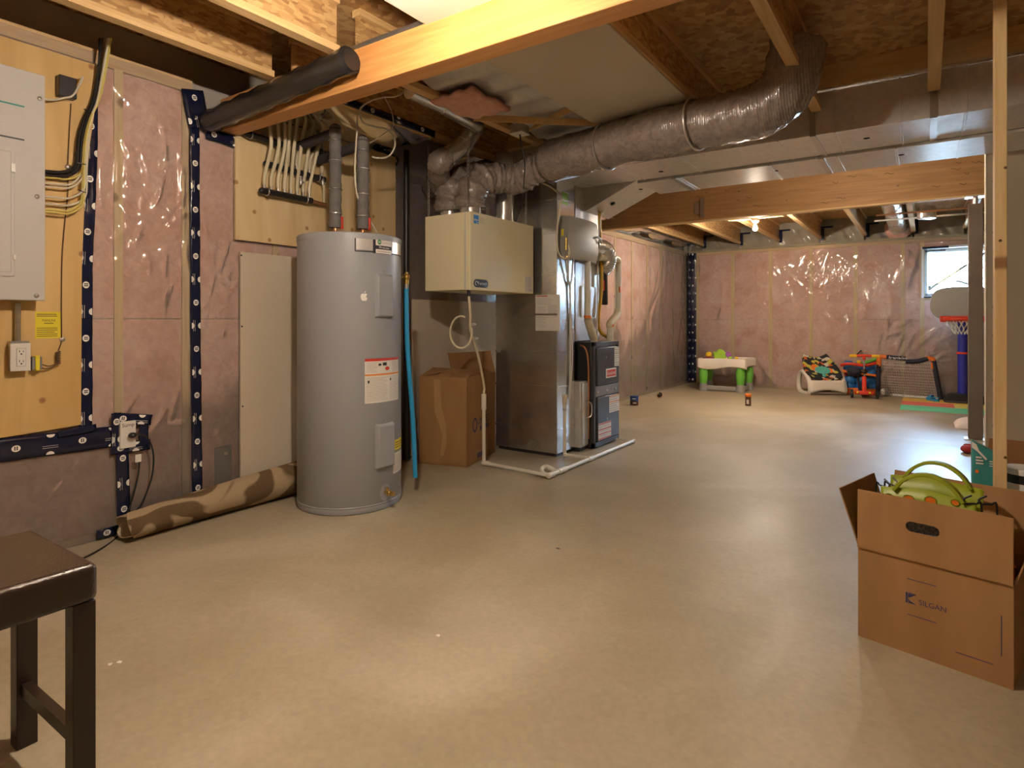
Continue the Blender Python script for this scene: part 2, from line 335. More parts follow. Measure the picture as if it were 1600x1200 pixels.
mat('hrv_cream', (0.86, 0.77, 0.52), 0.42, spec=0.45); mat('furnace_dark', (0.062, 0.062, 0.068), 0.35, 0.25); mat('furnace_side', (0.045, 0.042, 0.040), 0.30, 0.25)
mat('humid', (0.50, 0.475, 0.43), 0.45); mat('humid_side', (0.30, 0.285, 0.26), 0.5); mat('gas_yellow', (0.68, 0.40, 0.03), 0.4); mat('hole_black', (0.004, 0.004, 0.004), 0.9)
mat('post_brown', (0.16, 0.125, 0.095), 0.45, 0.2, c2=(0.19, 0.15, 0.115), nscale=4); mat('leather', (0.030, 0.017, 0.012), 0.27, c2=(0.038, 0.022, 0.015), nscale=6, bump=0.18, bscale=160, spec=0.55); mat('stool_wood', (0.022, 0.011, 0.007), 0.35)
mat('bulb_glow', (1, 1, 1), 0.5, emit=BULBC, es=40.0); mat('porcelain', (0.75, 0.72, 0.66), 0.35)
mat('siding', (0.80, 0.82, 0.84), 0.7); mat('vinyl', (0.72, 0.76, 0.80), 0.35); mat('soil', (0.28, 0.26, 0.22), 0.9, c2=(0.36, 0.33, 0.28), nscale=4)
mat('toy_white', (0.76, 0.70, 0.62), 0.4); mat('toy_green', (0.16, 0.50, 0.06), 0.4); mat('toy_lime', (0.35, 0.60, 0.05), 0.4); mat('toy_grey', (0.30, 0.29, 0.28), 0.4); mat('toy_yellow', (0.85, 0.55, 0.02), 0.4); mat('toy_purple', (0.25, 0.05, 0.35), 0.4)
mat('toy_red', (0.70, 0.05, 0.02), 0.4); mat('toy_orange', (0.82, 0.20, 0.02), 0.4); mat('toy_blue', (0.03, 0.20, 0.55), 0.35); mat('toy_teal', (0.10, 0.48, 0.42), 0.5); mat('toy_navy', (0.014, 0.016, 0.035), 0.6); mat('toy_royal', (0.03, 0.035, 0.42), 0.4); mat('toy_maroon', (0.22, 0.02, 0.05), 0.4)
mat('net_grey', (0.62, 0.56, 0.52), 0.8); mat('backboard', (0.36, 0.36, 0.35), 0.5); mat('can_blue', (0.02, 0.06, 0.28), 0.4); mat('can_brown', (0.09, 0.035, 0.02), 0.4); mat('foam_yellow', (0.80, 0.55, 0.12), 0.8); mat('foam_red', (0.80, 0.18, 0.15), 0.8); mat('foam_mint', (0.16, 0.68, 0.45), 0.8)
mat('tote_green', (0.30, 0.36, 0.015), 0.4); mat('tote_dark', (0.20, 0.25, 0.01), 0.5); mat('teal_pack', (0.05, 0.32, 0.32), 0.35); mat('cloth_red', (0.35, 0.02, 0.02), 0.9); mat('cloth_green', (0.06, 0.18, 0.08), 0.9); mat('mesh_grey', (0.24, 0.23, 0.23), 0.6, c2=(0.10, 0.10, 0.10), nscale=120, lo=0.45, hi=0.55); mat('cushion', (0.66, 0.58, 0.56), 0.9, bump=0.1, bscale=30)
# carpet: beige with brown sweeps
mat('carpet', (0.5, 0.4, 0.28), 0.95, spec=0.05); N, L, B = nodes('carpet'); tc = N.new('ShaderNodeTexCoord').outputs['Object']
a = noise(N, L, tc, 2.3, 1, 0.9, (1.6, 1.0, 1.6)); b_ = noise(N, L, tc, 260, 2)
ra = ramp(N, [(0.0, (0.47, 0.36, 0.235)), (0.40, (0.45, 0.345, 0.22)), (0.425, (0.17, 0.115, 0.065)), (0.56, (0.15, 0.10, 0.058)), (0.585, (0.45, 0.345, 0.22))]); L.new(a, ra.inputs[0])
rb = ramp(N, [(0.3, (0.7, 0.7, 0.7)), (0.7, (1.1, 1.1, 1.1))]); L.new(b_, rb.inputs[0]); L.new(mixc(N, L, 0.8, ra.outputs[0], rb.outputs[0], 'MULTIPLY'), B.inputs['Base Color'])
bn = N.new('ShaderNodeBump'); bn.inputs['Strength'].default_value = 0.6; bn.inputs['Distance'].default_value = 0.004; L.new(b_, bn.inputs['Height']); L.new(bn.outputs[0], B.inputs['Normal'])
mat('carpet_back', (0.46, 0.37, 0.26), 0.95, c2=(0.52, 0.42, 0.30), nscale=60, bump=0.2, spec=0.05)
# printed seat fabric
mat('seat_print', (0.02, 0.02, 0.025), 0.8); N, L, B = nodes('seat_print'); tc = N.new('ShaderNodeTexCoord').outputs['Object']
vo = N.new('ShaderNodeTexVoronoi'); vo.inputs['Scale'].default_value = 17; L.new(tc, vo.inputs['Vector']); sp = N.new('ShaderNodeSeparateColor'); L.new(vo.outputs['Color'], sp.inputs[0])
r = ramp(N, [(0.0, (0.018, 0.018, 0.022)), (0.62, (0.60, 0.52, 0.08)), (0.76, (0.72, 0.16, 0.03)), (0.88, (0.65, 0.60, 0.50))], 'CONSTANT'); L.new(sp.outputs[0], r.inputs[0]); L.new(r.outputs[0], B.inputs['Base Color'])
# ================================================================== the setting
X0, YF = -3.8, 11.6            # stud faces of the long wall and of the far wall
ZJ, ZS = 2.65, 2.95            # joist undersides, subfloor
ZW = 2.53                      # top of the stud walls
floor = MB().box(-4.1, 3.8, -2.8, 12.0, -0.12, 0.0).build('floor', 'concrete', label='bare trowelled grey concrete basement floor', kind='structure')
ceiling = MB().box(-4.1, 3.8, -2.8, 12.0, ZS, ZS + 0.03).build('ceiling', 'osb', label='strand board subfloor above the open joists', kind='structure')
wall_left = MB().box(-4.1, -3.95, -2.8, 12.0, 0, ZS).build('wall_left', 'concrete_wall', label='long basement wall of studs and pink insulation under clear plastic', kind='structure')
WX0, WX1, WZ0, WZ1 = -0.03, 1.02, 1.60, 2.345       # window opening
wall_far = MB().box(-3.95, WX0, 11.75, 12.0, 0, ZS).box(WX1, 3.8, 11.75, 12.0, 0, ZS).box(WX0, WX1, 11.75, 12.0, 0, WZ0).box(WX0, WX1, 11.75, 12.0, WZ1, ZS).build('wall_far', 'concrete_wall', label='far basement wall of studs and pink insulation around the small window', kind='structure')
MB().box(3.65, 3.8, -2.8, 12.0, 0, ZS).build('wall_right', 'drywall', label='plain drywall side wall of the basement', kind='structure')
MB().box(-3.95, 3.65, -2.8, -2.65, 0, ZS).build('wall_back', 'drywall', label='plain drywall end wall of the basement', kind='structure')

# studs, plates and batts
def batt(P, u0, u1, v0, v1, parent, seed):
    rn = np.random.default_rng(seed); ph = rn.random(8) * 6.28; nu, nv = 8, 20
    def fn(a, b):
        u = u0 + (u1 - u0) * a; v = v0 + (v1 - v0) * b
        e = min(a, 1 - a, 0.2) / 0.2; g = min(b, 1 - b, 0.06) / 0.06
        d = -0.012 + 0.010 * (e * g) ** 0.5 + 0.004 * math.sin(u * 23 + ph[0]) * math.sin(v * 9 + ph[1]) + 0.003 * math.sin(v * 31 + ph[2] + u * 14)
        return P(u, v, min(d, 0.0))
    return MB().grid(fn, nu, nv).build('insulation_batt', 'insulation', parent)
PL = lambda u, v, off=0.0: V((X0 + off, u, v))              # on the long wall: u along Y, v up, off into the room
PF = lambda u, v, off=0.0: V((u, YF - off, v))              # on the far wall: u along X
stud_l = [-0.3, 0.33, 0.95, 1.58, 1.96] + [1.96 + 0.63 * k for k in range(1, 15)] + [11.42]
for y in stud_l: MB().box(X0 - 0.089, X0, y - 0.023, y + 0.023, 0.038, (ZW if y > 2.2 else 2.72) - 0.076).build('stud', 'pine_z', wall_left)
MB().box(X0 - 0.089, X0, -0.5, YF, 0, 0.038).build('bottom_plate', 'pine_y', wall_left)
MB().box(X0 - 0.089, X0, 2.0, YF, ZW - 0.076, ZW).build('top_plate', 'pine_y', wall_left); MB().box(X0 - 0.089, X0, -0.5, 2.0, 2.644, 2.72).build('top_plate', 'pine_y', wall_left)
sd = 0
for a, b in zip(stud_l[:-1], stud_l[1:]):
    for v0, v1 in ((0.04, 1.225), (1.23, (ZW if b > 2.2 else 2.72) - 0.08)):
        sd += 1; batt(PL, a + 0.024, b - 0.024, v0, v1, wall_left, sd)
stud_f = [-3.62, -2.97, -2.31, -1.65, -0.975, -0.31, -0.05, 1.04, 1.66, 2.3, 2.95, 3.6]
for x in stud_f: MB().box(x - 0.03, x + 0.03, YF, YF + 0.089, 0.038, ZW - 0.076).build('stud', 'pine_z', wall_far)
MB().box(-3.7, 3.65, YF, YF + 0.089, 0, 0.038).build('bottom_plate', 'pine_x', wall_far)
MB().box(-3.7, 3.65, YF, YF + 0.089, ZW - 0.076, ZW).build('top_plate', 'pine_x', wall_far)
MB().box(WX0, WX1, YF, YF + 0.089, WZ0 - 0.06, WZ0 - 0.022).build('sill_plate', 'pine_x', wall_far)
MB().box(0.48, 0.518, YF, YF + 0.089, 0.038, WZ0 - 0.06).build('stud', 'pine_z', wall_far)
for a, b in zip(stud_f[:-1], stud_f[1:]):
    if a == -0.05:
        batt(PF, a + 0.02, 0.478, 0.04, WZ0 - 0.062, wall_far, 71); batt(PF, 0.52, b - 0.02, 0.04, WZ0 - 0.062, wall_far, 72); batt(PF, a + 0.02, b - 0.02, WZ1 + 0.02, ZW - 0.08, wall_far, 73); continue
    for v0, v1 in ((0.04, 1.225), (1.23, ZW - 0.08)):
        sd += 1; batt(PF, a + 0.031, b - 0.031, v0, v1, wall_far, sd)

# clear plastic vapour barrier: a taut sheet with real folds
def sheet(P, u0, u1, v0, v1, res, folds, parent, base=0.012, skip=None, seed=3):
    nu = int((u1 - u0) / res); nv = int((v1 - v0) / res)
    U, W = np.meshgrid(np.linspace(u0, u1, nu + 1), np.linspace(v0, v1, nv + 1), indexing='ij')
    rn = np.random.default_rng(seed); Hh = np.full(U.shape, base)
    for k in range(7):
        a = rn.random() * 6.28; fq = 3 + 7 * rn.random(); Hh += 0.0012 * np.sin(fq * (U * math.cos(a) * 1.6 + W * math.sin(a)) + rn.random() * 6.28)
    for (cu, cv, ang, ln, wd, am, bend) in folds:
        du = U - cu; dv = W - cv; t = du * math.cos(ang) + dv * math.sin(ang); p = -du * math.sin(ang) + dv * math.cos(ang) + bend * t * t
        tt = np.clip(1 - np.abs(t / (ln / 2)), 0, 1); Hh += am * np.exp(-(p / wd) ** 2) * np.sqrt(tt)
    m = MB(); I = -np.ones(U.shape, int)
    for i in range(nu + 1):
        for j in range(nv + 1): I[i, j] = m.pt(P(U[i, j], W[i, j], Hh[i, j]))
    for i in range(nu):
        for j in range(nv):
            if skip and skip((U[i, j] + U[i + 1, j]) / 2, (W[i, j] + W[i, j + 1]) / 2): continue
            m.f.append([I[i, j], I[i + 1, j], I[i + 1, j + 1], I[i, j + 1]])
    o = m.build('vapour_barrier_sheet', 'poly', parent, label='clear glossy wrinkled plastic sheet over the insulation', ang=180)
    return o
def rand_folds(n, u0, u1, v0, v1, seed, l=(0.12, 0.6), wd=(0.006, 0.016), am=(0.003, 0.010), tilt=0.6):
    rn = np.random.default_rng(seed); out = []
    for k in range(n):
        ang = math.pi / 2 + rn.normal() * tilt
        out.append((u0 + (u1 - u0) * rn.random(), v0 + (v1 - v0) * rn.random(), ang, l[0] + (l[1] - l[0]) * rn.random(), wd[0] + (wd[1] - wd[0]) * rn.random(), am[0] + (am[1] - am[0]) * rn.random(), rn.normal() * 0.5))
    return out
def fan(cu, cv, n, ln, wd, am, a0, a1, seed):
    rn = np.random.default_rng(seed); out = []
    for k in range(n):
        a = a0 + (a1 - a0) * (k + rn.random() * 0.6) / n; L_ = ln * (0.6 + 0.6 * rn.random())
        out.append((cu + math.cos(a) * L_ * 0.6, cv + math.sin(a) * L_ * 0.6, a, L_, wd * (0.7 + 0.6 * rn.random()), am * (0.6 + 0.7 * rn.random()), rn.normal() * 0.3))
    return out
fl = rand_folds(110, 1.42, 2.3, 1.35, 2.6, 11, tilt=0.45, l=(0.15, 0.6), wd=(0.010, 0.018), am=(0.004, 0.009)) + [(1.475, 2.0, 1.6, 1.1, 0.013, 0.007, 0.05), (1.62, 2.1, 1.5, 0.9, 0.013, 0.008, -0.08), (1.70, 2.15, 1.75, 0.7, 0.013, 0.008, 0.2), (1.80, 2.0, 1.35, 0.6, 0.013, 0.008, -0.3), (1.92, 2.0, 1.62, 1.1, 0.012, 0.008, 0.1), (1.66, 1.75, 2.2, 0.4, 0.013, 0.008, 0.5), (1.86, 1.8, 0.9, 0.4, 0.013, 0.008, 0.6), (1.55, 2.35, 1.9, 0.5, 0.012, 0.008, 0.3), (1.76, 2.4, 1.2, 0.5, 0.012, 0.008, -0.3)] + rand_folds(26, 1.0, 2.3, 0.1, 1.3, 12, l=(0.1, 0.4), am=(0.003, 0.006)) + fan(1.58, 2.4, 9, 0.5, 0.013, 0.007, -2.3, -0.9, 4) + fan(1.93, 2.2, 9, 0.45, 0.013, 0.007, -2.6, -1.3, 5)
sheet(PL, 0.6, 2.3, 0.0, 2.70, 0.010, fl, wall_left)
fl2 = rand_folds(110, 5.6, 11.5, 0.1, 2.5, 13, l=(0.25, 1.3), wd=(0.02, 0.05), am=(0.004, 0.012), tilt=0.3)
for y in (8.2, 9.5, 10.2): fl2 += fan(y, 2.45, 6, 0.8, 0.03, 0.014, -2.2, -0.9, int(y * 10))
sheet(PL, 2.3, 11.58, 0.0, 2.52, 0.026, fl2, wall_left, seed=8)
fl3 = rand_folds(120, -3.7, 1.0, 0.1, 2.5, 14, l=(0.3, 1.1), wd=(0.02, 0.04), am=(0.003, 0.009), tilt=0.4)
for x, a0, a1, n in ((-2.31, -1.9, -0.6, 6), (-1.65, -2.6, -1.2, 8), (-1.3, -2.6, -0.5, 9), (-0.975, -2.3, -0.8, 9), (-0.05, -2.9, -1.8, 8), (-3.4, -1.6, -0.9, 4), (-0.31, -1.9, -1.0, 5)):
    fl3 += fan(x, 2.42, n + 3, 0.85, 0.024, 0.009, a0, a1, int(abs(x) * 100) + 3)
fl3 += fan(-0.6, 0.95, 7, 0.4, 0.024, 0.007, 0.2, 1.6, 31) + fan(0.0, 0.5, 6, 0.35, 0.024, 0.007, 0.3, 1.6, 32)
sheet(PF, -3.78, 3.6, 0.0, 2.52, 0.022, fl3, wall_far, skip=lambda u, v: WX0 - 0.02 < u < WX1 + 0.02 and WZ0 - 0.03 < v < WZ1 + 0.02, seed=9)

# navy sheathing tape: strips along a line on a wall, with printed ovals
def tape(P, pts, wd, parent, off=0.028, logos=True, step=0.29, seed=1, size=0.0165):
    pts = [V((a, b, 0)) for a, b in pts]; rn = random.Random(seed); m = MB(); L_ = R_ = None
    path = []; 
    for i in range(len(pts) - 1):
        n = max(2, int((pts[i + 1] - pts[i]).length / 0.03))
        for k in range(n): path.append(pts[i].lerp(pts[i + 1], k / n))
    path.append(pts[-1]); rows = []
    for i, p in enumerate(path):
        t = (path[min(i + 1, len(path) - 1)] - path[max(i - 1, 0)]).normalized(); nn = V((-t.y, t.x, 0)); row = []
        for k in range(5):
            q = p + nn * wd * (k / 4 - 0.5); wv = 0.0025 * math.sin(i * 1.3 + k * 2 + seed) * rn.random() + 0.002 * math.sin(i * 0.4 + k)
            row.append(m.pt(P(q.x, q.y, off + wv)))
        rows.append(row)
    for A, B_ in zip(rows[:-1], rows[1:]):
        for k in range(4): m.f.append([A[k], B_[k], B_[k + 1], A[k + 1]])
    o = m.build('sheathing_tape', 'tape_navy', parent, label='glossy navy blue tape printed with white ovals', solid=0.001)
    if not logos: return o
    mw, md = MB(), MB(); total = 0; nxt = 0.05; side = 0
    for i in range(len(pts) - 1):
        a, b = pts[i], pts[i + 1]; L = (b - a).length; t = (b - a) / L; nn = V((-t.y, t.x, 0)); s_ = nxt
        while s_ < L:
            for off2 in ((0.0,) if side % 2 == 0 else (-0.44, 0.44)):
                c = a + t * s_ + nn * wd * off2
                A = size * 1.15; Bq = size * 0.8
                pts_e = [(c + t * (A * math.cos(q)) + nn * (Bq * 1.25 * math.sin(q))) for q in [2 * math.pi * k / 14 for k in range(14)]]
                if abs(off2) > 0.1:
                    lim = wd / 2; pts_e = [q for q in pts_e if abs((q - a).dot(nn)) <= lim]
                    if len(pts_e) < 3: continue
                mw.face([P(q.x, q.y, off + 0.0058) for q in pts_e])
                if off2 == 0.0:
                    for z in (-0.4, 0.1):
                        e = [c + t * (A * (z + dx)) + nn * (Bq * dy) for dx, dy in ((0, -0.7), (0.28, -0.7), (0.28, 0.8), (0, 0.8))]
                        md.face([P(q.x, q.y, off + 0.0064) for q in e])
            if side % 2 == 1:
                for z in (-0.018, -0.008):
                    e = [a + t * (s_ + dx) + nn * (z + dy) for dx, dy in ((-0.035, 0), (0.035, 0), (0.035, 0.0016), (-0.035, 0.0016))]
                    mw.face([P(q.x, q.y, off + 0.0058) for q in e])
            s_ += step / 2; side += 1
        nxt = s_ - L
    mw.build('printed_oval', 'print_white', o); 
    if md.f: md.build('printed_letters', 'print_dark', o)
    return o
def pw(px, py): q = ox(px, py, X0 + 0.03); return (q.y, q.z)
tape(PL, [pw(142, 100), pw(142, 240), pw(138, 330), pw(134, 420), pw(133.5, 672)], 0.068, wall_left, seed=1)
tape(PL, [pw(304, 170), pw(306, 500), pw(309, 775)], 0.062, wall_left, seed=2)
tape(PL, [pw(-120, 716), pw(0, 704), pw(185, 681)], 0.118, wall_left, seed=3)
tape(PL, [pw(90, 679), pw(150, 667)], 0.035, wall_left, seed=4, logos=False, off=0.036)
tape(PL, [pw(176, 653), pw(236, 656)], 0.062, wall_left, seed=5, off=0.036, step=0.2)
tape(PL, [pw(172, 702), pw(234, 694)], 0.06, wall_left, seed=6, off=0.036, step=0.16)
tape(PL, [pw(181, 645), pw(180, 710)], 0.05, wall_left, seed=7, off=0.036, step=0.2)
tape(PL, [pw(224, 650), pw(225, 700)], 0.05, wall_left, seed=17, off=0.034, logos=False)
tape(PL, [pw(191, 702), pw(194, 826)], 0.068, wall_left, seed=8, off=0.03)
tape(PL, [pw(150, 836), pw(186, 826)], 0.05, wall_left, seed=9, off=0.036, step=0.2)
tape(PL, [pw(322, 207), pw(368, 222)], 0.075, wall_left, seed=10, off=0.03)
tape(PL, [pw(300, 140), pw(312, 200)], 0.14, wall_left, seed=11, off=0.034)
tape(PL, [pw(572, 218), pw(622, 254)], 0.07, wall_left, seed=12, off=0.03)
tape(PL, [pw(430, 165), pw(462, 205)], 0.07, wall_left, seed=13, off=0.03)
tape(PL, [(11.5, 0.03), (11.5, 2.5)], 0.14, wall_left, seed=14, off=0.05, step=0.3)
tape(PF, [(-3.70, 0.03), (-3.70, 2.5)], 0.13, wall_far, seed=15, off=0.045, step=0.3)
# drywall sheets on the lower wall
MB().box(X0 + 0.024, X0 + 0.037, 2.30, 3.74, 0.01, 1.675).build('drywall_sheet', 'drywall', wall_left, label='bare drywall sheet behind the water heater')
MB().box(X0 + 0.024, X0 + 0.037, 3.93, 5.35, 0.01, 1.405).build('drywall_sheet', 'drywall', wall_left, label='bare drywall sheet behind the hanging ventilator')
m = MB()
for (a, b) in ((377, 399), (378, 510), (379, 635)):
    q = ox(a, b, X0 + 0.038); MB().cyl(q, q + V((0.002, 0, 0)), 0.006, n=10).build('drywall_screw', 'plastic_black', wall_left)

# joists over the near part: I-joists (strand-board web, pine flanges), hung along Y
def ijoist(x, y0, y1, z0, z1, parent):
    j = MB().box(x - 0.006, x + 0.006, y0, y1, z0 + 0.036, z1 - 0.036).build('joist', 'osb', parent)
    for za, zb in ((z0, z0 + 0.038), (z1 - 0.038, z1)): MB().box(x - 0.032, x + 0.032, y0, y1, za, zb).build('flange', 'pine_y', j)
    return j
for x in (-3.2, -2.62, -1.96, -1.28, -0.62, 0.04, 0.7, 1.36, 2.02, 2.68, 3.34): ijoist(x, -2.65 if x > -2.3 else 2.29, 4.60, ZJ, ZS, ceiling)
for x in (-3.2, -2.62): ijoist(x, -2.65, 2.15, ZJ, ZS, ceiling)
for k in range(11): ijoist(-3.53 + 0.672 * k, 7.84, 11.72, 2.63, ZS, ceiling)
MB().box(-3.95, 3.65, 4.60, 4.64, 2.80, ZS).build('header', 'pine_x', ceiling)
# rim boards with plastic covered insulation between the far joists
for k in range(-1, 10):
    xa = -3.53 + 0.672 * k + 0.02; xb = -3.53 + 0.672 * (k + 1) - 0.02; xa = max(xa, -3.9)
    MB().grid(lambda a, b: V((xa + (xb - xa) * a, 11.70 - 0.02 * math.sin(a * 7 + k) * math.sin(b * 5 + k) - 0.02, 2.54 + 0.41 * b)), 10, 6).build('rim_insulation', 'rim_foam', ceiling)
    MB().grid(lambda a, b: V((xa + (xb - xa) * a, 11.66 - 0.012 * math.sin(a * 11 + 2 * k) * math.sin(b * 7 + k) - 0.012 * math.sin(a * 23 + b * 9), 2.53 + 0.42 * b)), 24, 14).build('rim_plastic', 'poly', ceiling, ang=180)
    if k >= 0:
        MB().box(xa, xa + 0.05, 11.615, 11.622, 2.60, 2.82).box(xa, xa + 0.18, 11.615, 11.622, 2.80, 2.83).build('rim_tape', 'tape_navy', ceiling)
MB().box(-3.9, 3.6, YF - 0.06, YF - 0.01, ZW - 0.02, ZW + 0.012).build('rim_plastic_lap', 'rim_foam', wall_far)
# sealed joist bay along the long wall, beyond the beam
MB().grid(lambda a, b: V((-3.9 + 0.40 * a, 5.9 + 5.75 * b, 2.60 - 0.015 * math.sin(a * 4) * math.sin(b * 31))), 6, 40).build('bay_insulation', 'drywall', ceiling)
MB().grid(lambda a, b: V((-3.9 + 0.42 * a, 5.9 + 5.75 * b, 2.585 - 0.018 * math.sin(a * 4) * math.sin(b * 31) - 0.006 * math.sin(a * 21 + b * 70))), 14, 90).build('bay_plastic', 'poly', ceiling, ang=180)
tape(lambda u, v, off=0.0: V((-3.48 + v, u, 2.59 - off)), [(7.9, 0.0), (11.6, 0.0)], 0.05, ceiling, off=0.004, logos=False)
# sealed joist bay above the water heater
MB().grid(lambda a, b: V((-3.92 + 0.70 * a, 2.29 + 1.25 * b, 2.665 - 0.03 * math.sin(a * 3.1) * math.sin(b * 3.1))), 8, 10).build('bay_insulation', 'rim_foam', ceiling)
MB().grid(lambda a, b: V((-3.92 + 0.71 * a, 2.29 + 1.30 * b, 2.648 - 0.035 * math.sin(a * 3.1) * math.sin(b * 3.1) - 0.006 * math.sin(a * 19 + b * 13))), 24, 40).build('bay_plastic', 'poly', ceiling, ang=180)
tape(lambda u, v, off=0.0: V((-3.16 + off, u, v)), [(2.35, 2.665), (3.55, 2.665)], 0.055, ceiling, off=0.004, step=0.5, seed=21)
# sheet-metal panning and a drywall patch between near joists
m = MB()
m.grid(lambda a, b: V((-2.58 + 0.58 * a, 2.2 + 2.38 * b, 2.695 + 0.012 * math.sin(b * 60))), 4, 120).build('metal_panning', 'galvanised', ceiling, label='corrugated galvanised panning closing a joist bay')
MB().box(-1.98, -1.26, 1.5, 4.58, ZJ - 0.014, ZJ - 0.002).build('drywall_patch', 'drywall_cream', ceiling, label='cream drywall patch screwed under the joists')
MB().grid(lambda a, b: V((-2.66 + 0.34 * a, 2.95 + 0.42 * b, 2.655 - 0.06 * math.sin(a * 3.14) * math.sin(b * 3.14) - 0.01 * math.sin(a * 17 + b * 11))), 14, 12).build('insulation_scrap', 'insulation', ceiling, solid=0.03)
# strapping across the joists
MB().bar((-2.62, 3.35, 2.64), (-1.9, 4.0, 2.64), 0.012, 0.045).build('bridging', 'pine_x', ceiling)
MB().bar((-2.62, 3.95, 2.69), (-1.95, 3.6, 2.655), 0.012, 0.04).build('bridging', 'pine_x', ceiling)

# partition on the right: drywalled wall facing the stairs side, and a bare stud in front of it
wall_right_2 = MB().box(0.39, 3.65, 6.0, 6.12, 0, ZS).build('wall_partition', 'drywall', label='drywalled partition running behind the open box', kind='structure')
m = MB()
for z in (0.4, 0.75, 1.10, 1.32, 1.9, 2.3): MB().cyl((0.43, 5.999, z), (0.43, 5.9965, z), 0.006, n=8).build('drywall_screw', 'plastic_black', wall_right_2)
MB().box(0.39, 3.6, 5.9985, 6.0, 1.268, 1.272).build('drywall_joint', 'print_faint', wall_right_2)
MB().box(0.385, 0.389, 5.99, 6.13, 0.0, ZS).build('drywall_edge', 'drywall_cream', wall_right_2)
st = MB().box(0.235, 0.275, 3.2, 3.289, 0.0, ZS).build('wall_stud', 'pine_z', label='bare pine two-by-four stud standing behind the open cardboard boxes', cat='stud', bevel=0.002)
m = MB()
for a, b in ((1571, 262), (1563, 376), (1571, 715)): q = oy(a, b, 3.1995); MB().ell(plane(q, (1, 0, 0), (0, 0, 1)), 0, 0, 0.006, 0.006, 0).build('knot', 'wire_brown', st)
pass

# window
win = thing('window_1', (0.495, 11.75, WZ0), 'small basement window with white vinyl frame under the ceiling', None, kind='structure')
m = MB(); t = 0.05
for a in ((WX0, WX1, WZ0, WZ0 + t), (WX0, WX1, WZ1 - t, WZ1), (WX0, WX0 + t, WZ0, WZ1), (WX1 - t, WX1, WZ0, WZ1)): m.box(a[0], a[1], 11.76, 11.86, a[2], a[3])
m.build('window_frame', 'vinyl', win, bevel=0.006)
MB().box(WX0 + t, WX1 - t, 11.80, 11.806, WZ0 + t, WZ1 - t).build('pane', 'glass', win)
m = MB()
for a in ((WX0 - 0.03, WX0, WZ0 - 0.03, WZ1 + 0.03), (WX1, WX1 + 0.03, WZ0 - 0.03, WZ1 + 0.03), (WX0, WX1, WZ0 - 0.03, WZ0), (WX0, WX1, WZ1, WZ1 + 0.03)): m.box(a[0], a[1], 11.57, 11.76, a[2], a[3])
m.build('window_jamb', 'vinyl', win)
m = MB()
for a in ((WX0 - 0.02, WX0 + 0.32, WZ1 - 0.005, WZ1 + 0.03), (WX0 + 0.02, WX0 + 0.28, WZ1 - 0.05, WZ1 - 0.03), (WX0, WX0 + 0.16, WZ0 - 0.03, WZ0 - 0.012)): m.box(a[0], a[1], 11.562, 11.568, a[2], a[3])
m.build('sealing_tape', 'tape_navy', win)
# outside: ground and the neighbouring wall of white siding
MB().box(-6, 8, 12.0, 15.6, 1.2, 1.42).build('ground', 'soil', label='bare ground outside the basement window', kind='structure')
nb = MB().box(-6, 8, 15.6, 15.8, 1.2, 3.12).build('wall_neighbour', 'siding', label='low white sided wall next door seen through the window', kind='structure')
for k in range(15):
    z = 1.42 + k * 0.11
    MB().hexa([(-6, 15.575, z), (8, 15.575, z), (8, 15.6, z), (-6, 15.6, z), (-6, 15.592, z + 0.11), (8, 15.592, z + 0.11), (8, 15.6, z + 0.11), (-6, 15.6, z + 0.11)]).build('siding_board', 'siding', nb)
# ================================================================== large structure members
MB().box(-3.8, 0.62, 7.75, 7.84, 2.50, 2.93).build('support_beam', 'lvl', label='long laminated timber beam crossing behind the sheet-metal ducts', cat='beam', bevel=0.003)
bm = bpy.data.objects['support_beam']
m = MB(); Pb = plane((0, 7.7495, 2.5), (1, 0, 0), (0, 0, 1)); rn = random.Random(5)
for k in range(26):
    x = -3.0 + 3.5 * rn.random(); z = 0.06 + 0.3 * rn.random(); a = rn.random() * 3
    m.tube([Pb(x + 0.03 * j * math.cos(a), z + 0.012 * math.sin(j * 2 + a), 0.0) for j in range(4)], 0.003, 4)
m.build('grade_marks', 'wire_brown', bm)
MB().box(-3.8, 0.62, 7.742, 7.848, 2.482, 2.50).build('bottom_strip', 'pine_x', bm)
m = MB().bar((-2.36, 7.74, 2.53), (-2.36, 7.74, 2.78), 0.05, 0.012, (0, 1, 0)).bar((-2.43, 7.74, 2.58), (-2.43, 7.74, 2.74), 0.06, 0.006, (0, 1, 0))
m.build('hanger_bracket', 'steel', bm)
hd = MB().box(-3.76, 1.2, 2.16, 2.28, 2.44, 2.645).build('header_beam', 'fir_beam', label='orange fir header beam meeting the taped wall corner above the plywood', cat='beam', bevel=0.004)
post = thing('steel_post', (0.42, 7.72, 0), 'brown steel adjustable post holding up the timber beam', 'post')
MB().box(0.355, 0.475, 7.70, 7.80, 0.01, 2.40).build('column', 'post_brown', post, bevel=0.006)
MB().cyl((0.415, 7.75, 2.39), (0.415, 7.75, 2.472), 0.022, n=14).build('screw_jack', 'steel', post)
MB().box(0.33, 0.52, 7.68, 7.82, 2.47, 2.482).build('top_plate', 'steel', post); MB().box(0.32, 0.51, 7.66, 7.83, 0.0, 0.012).build('base_plate', 'steel', post)

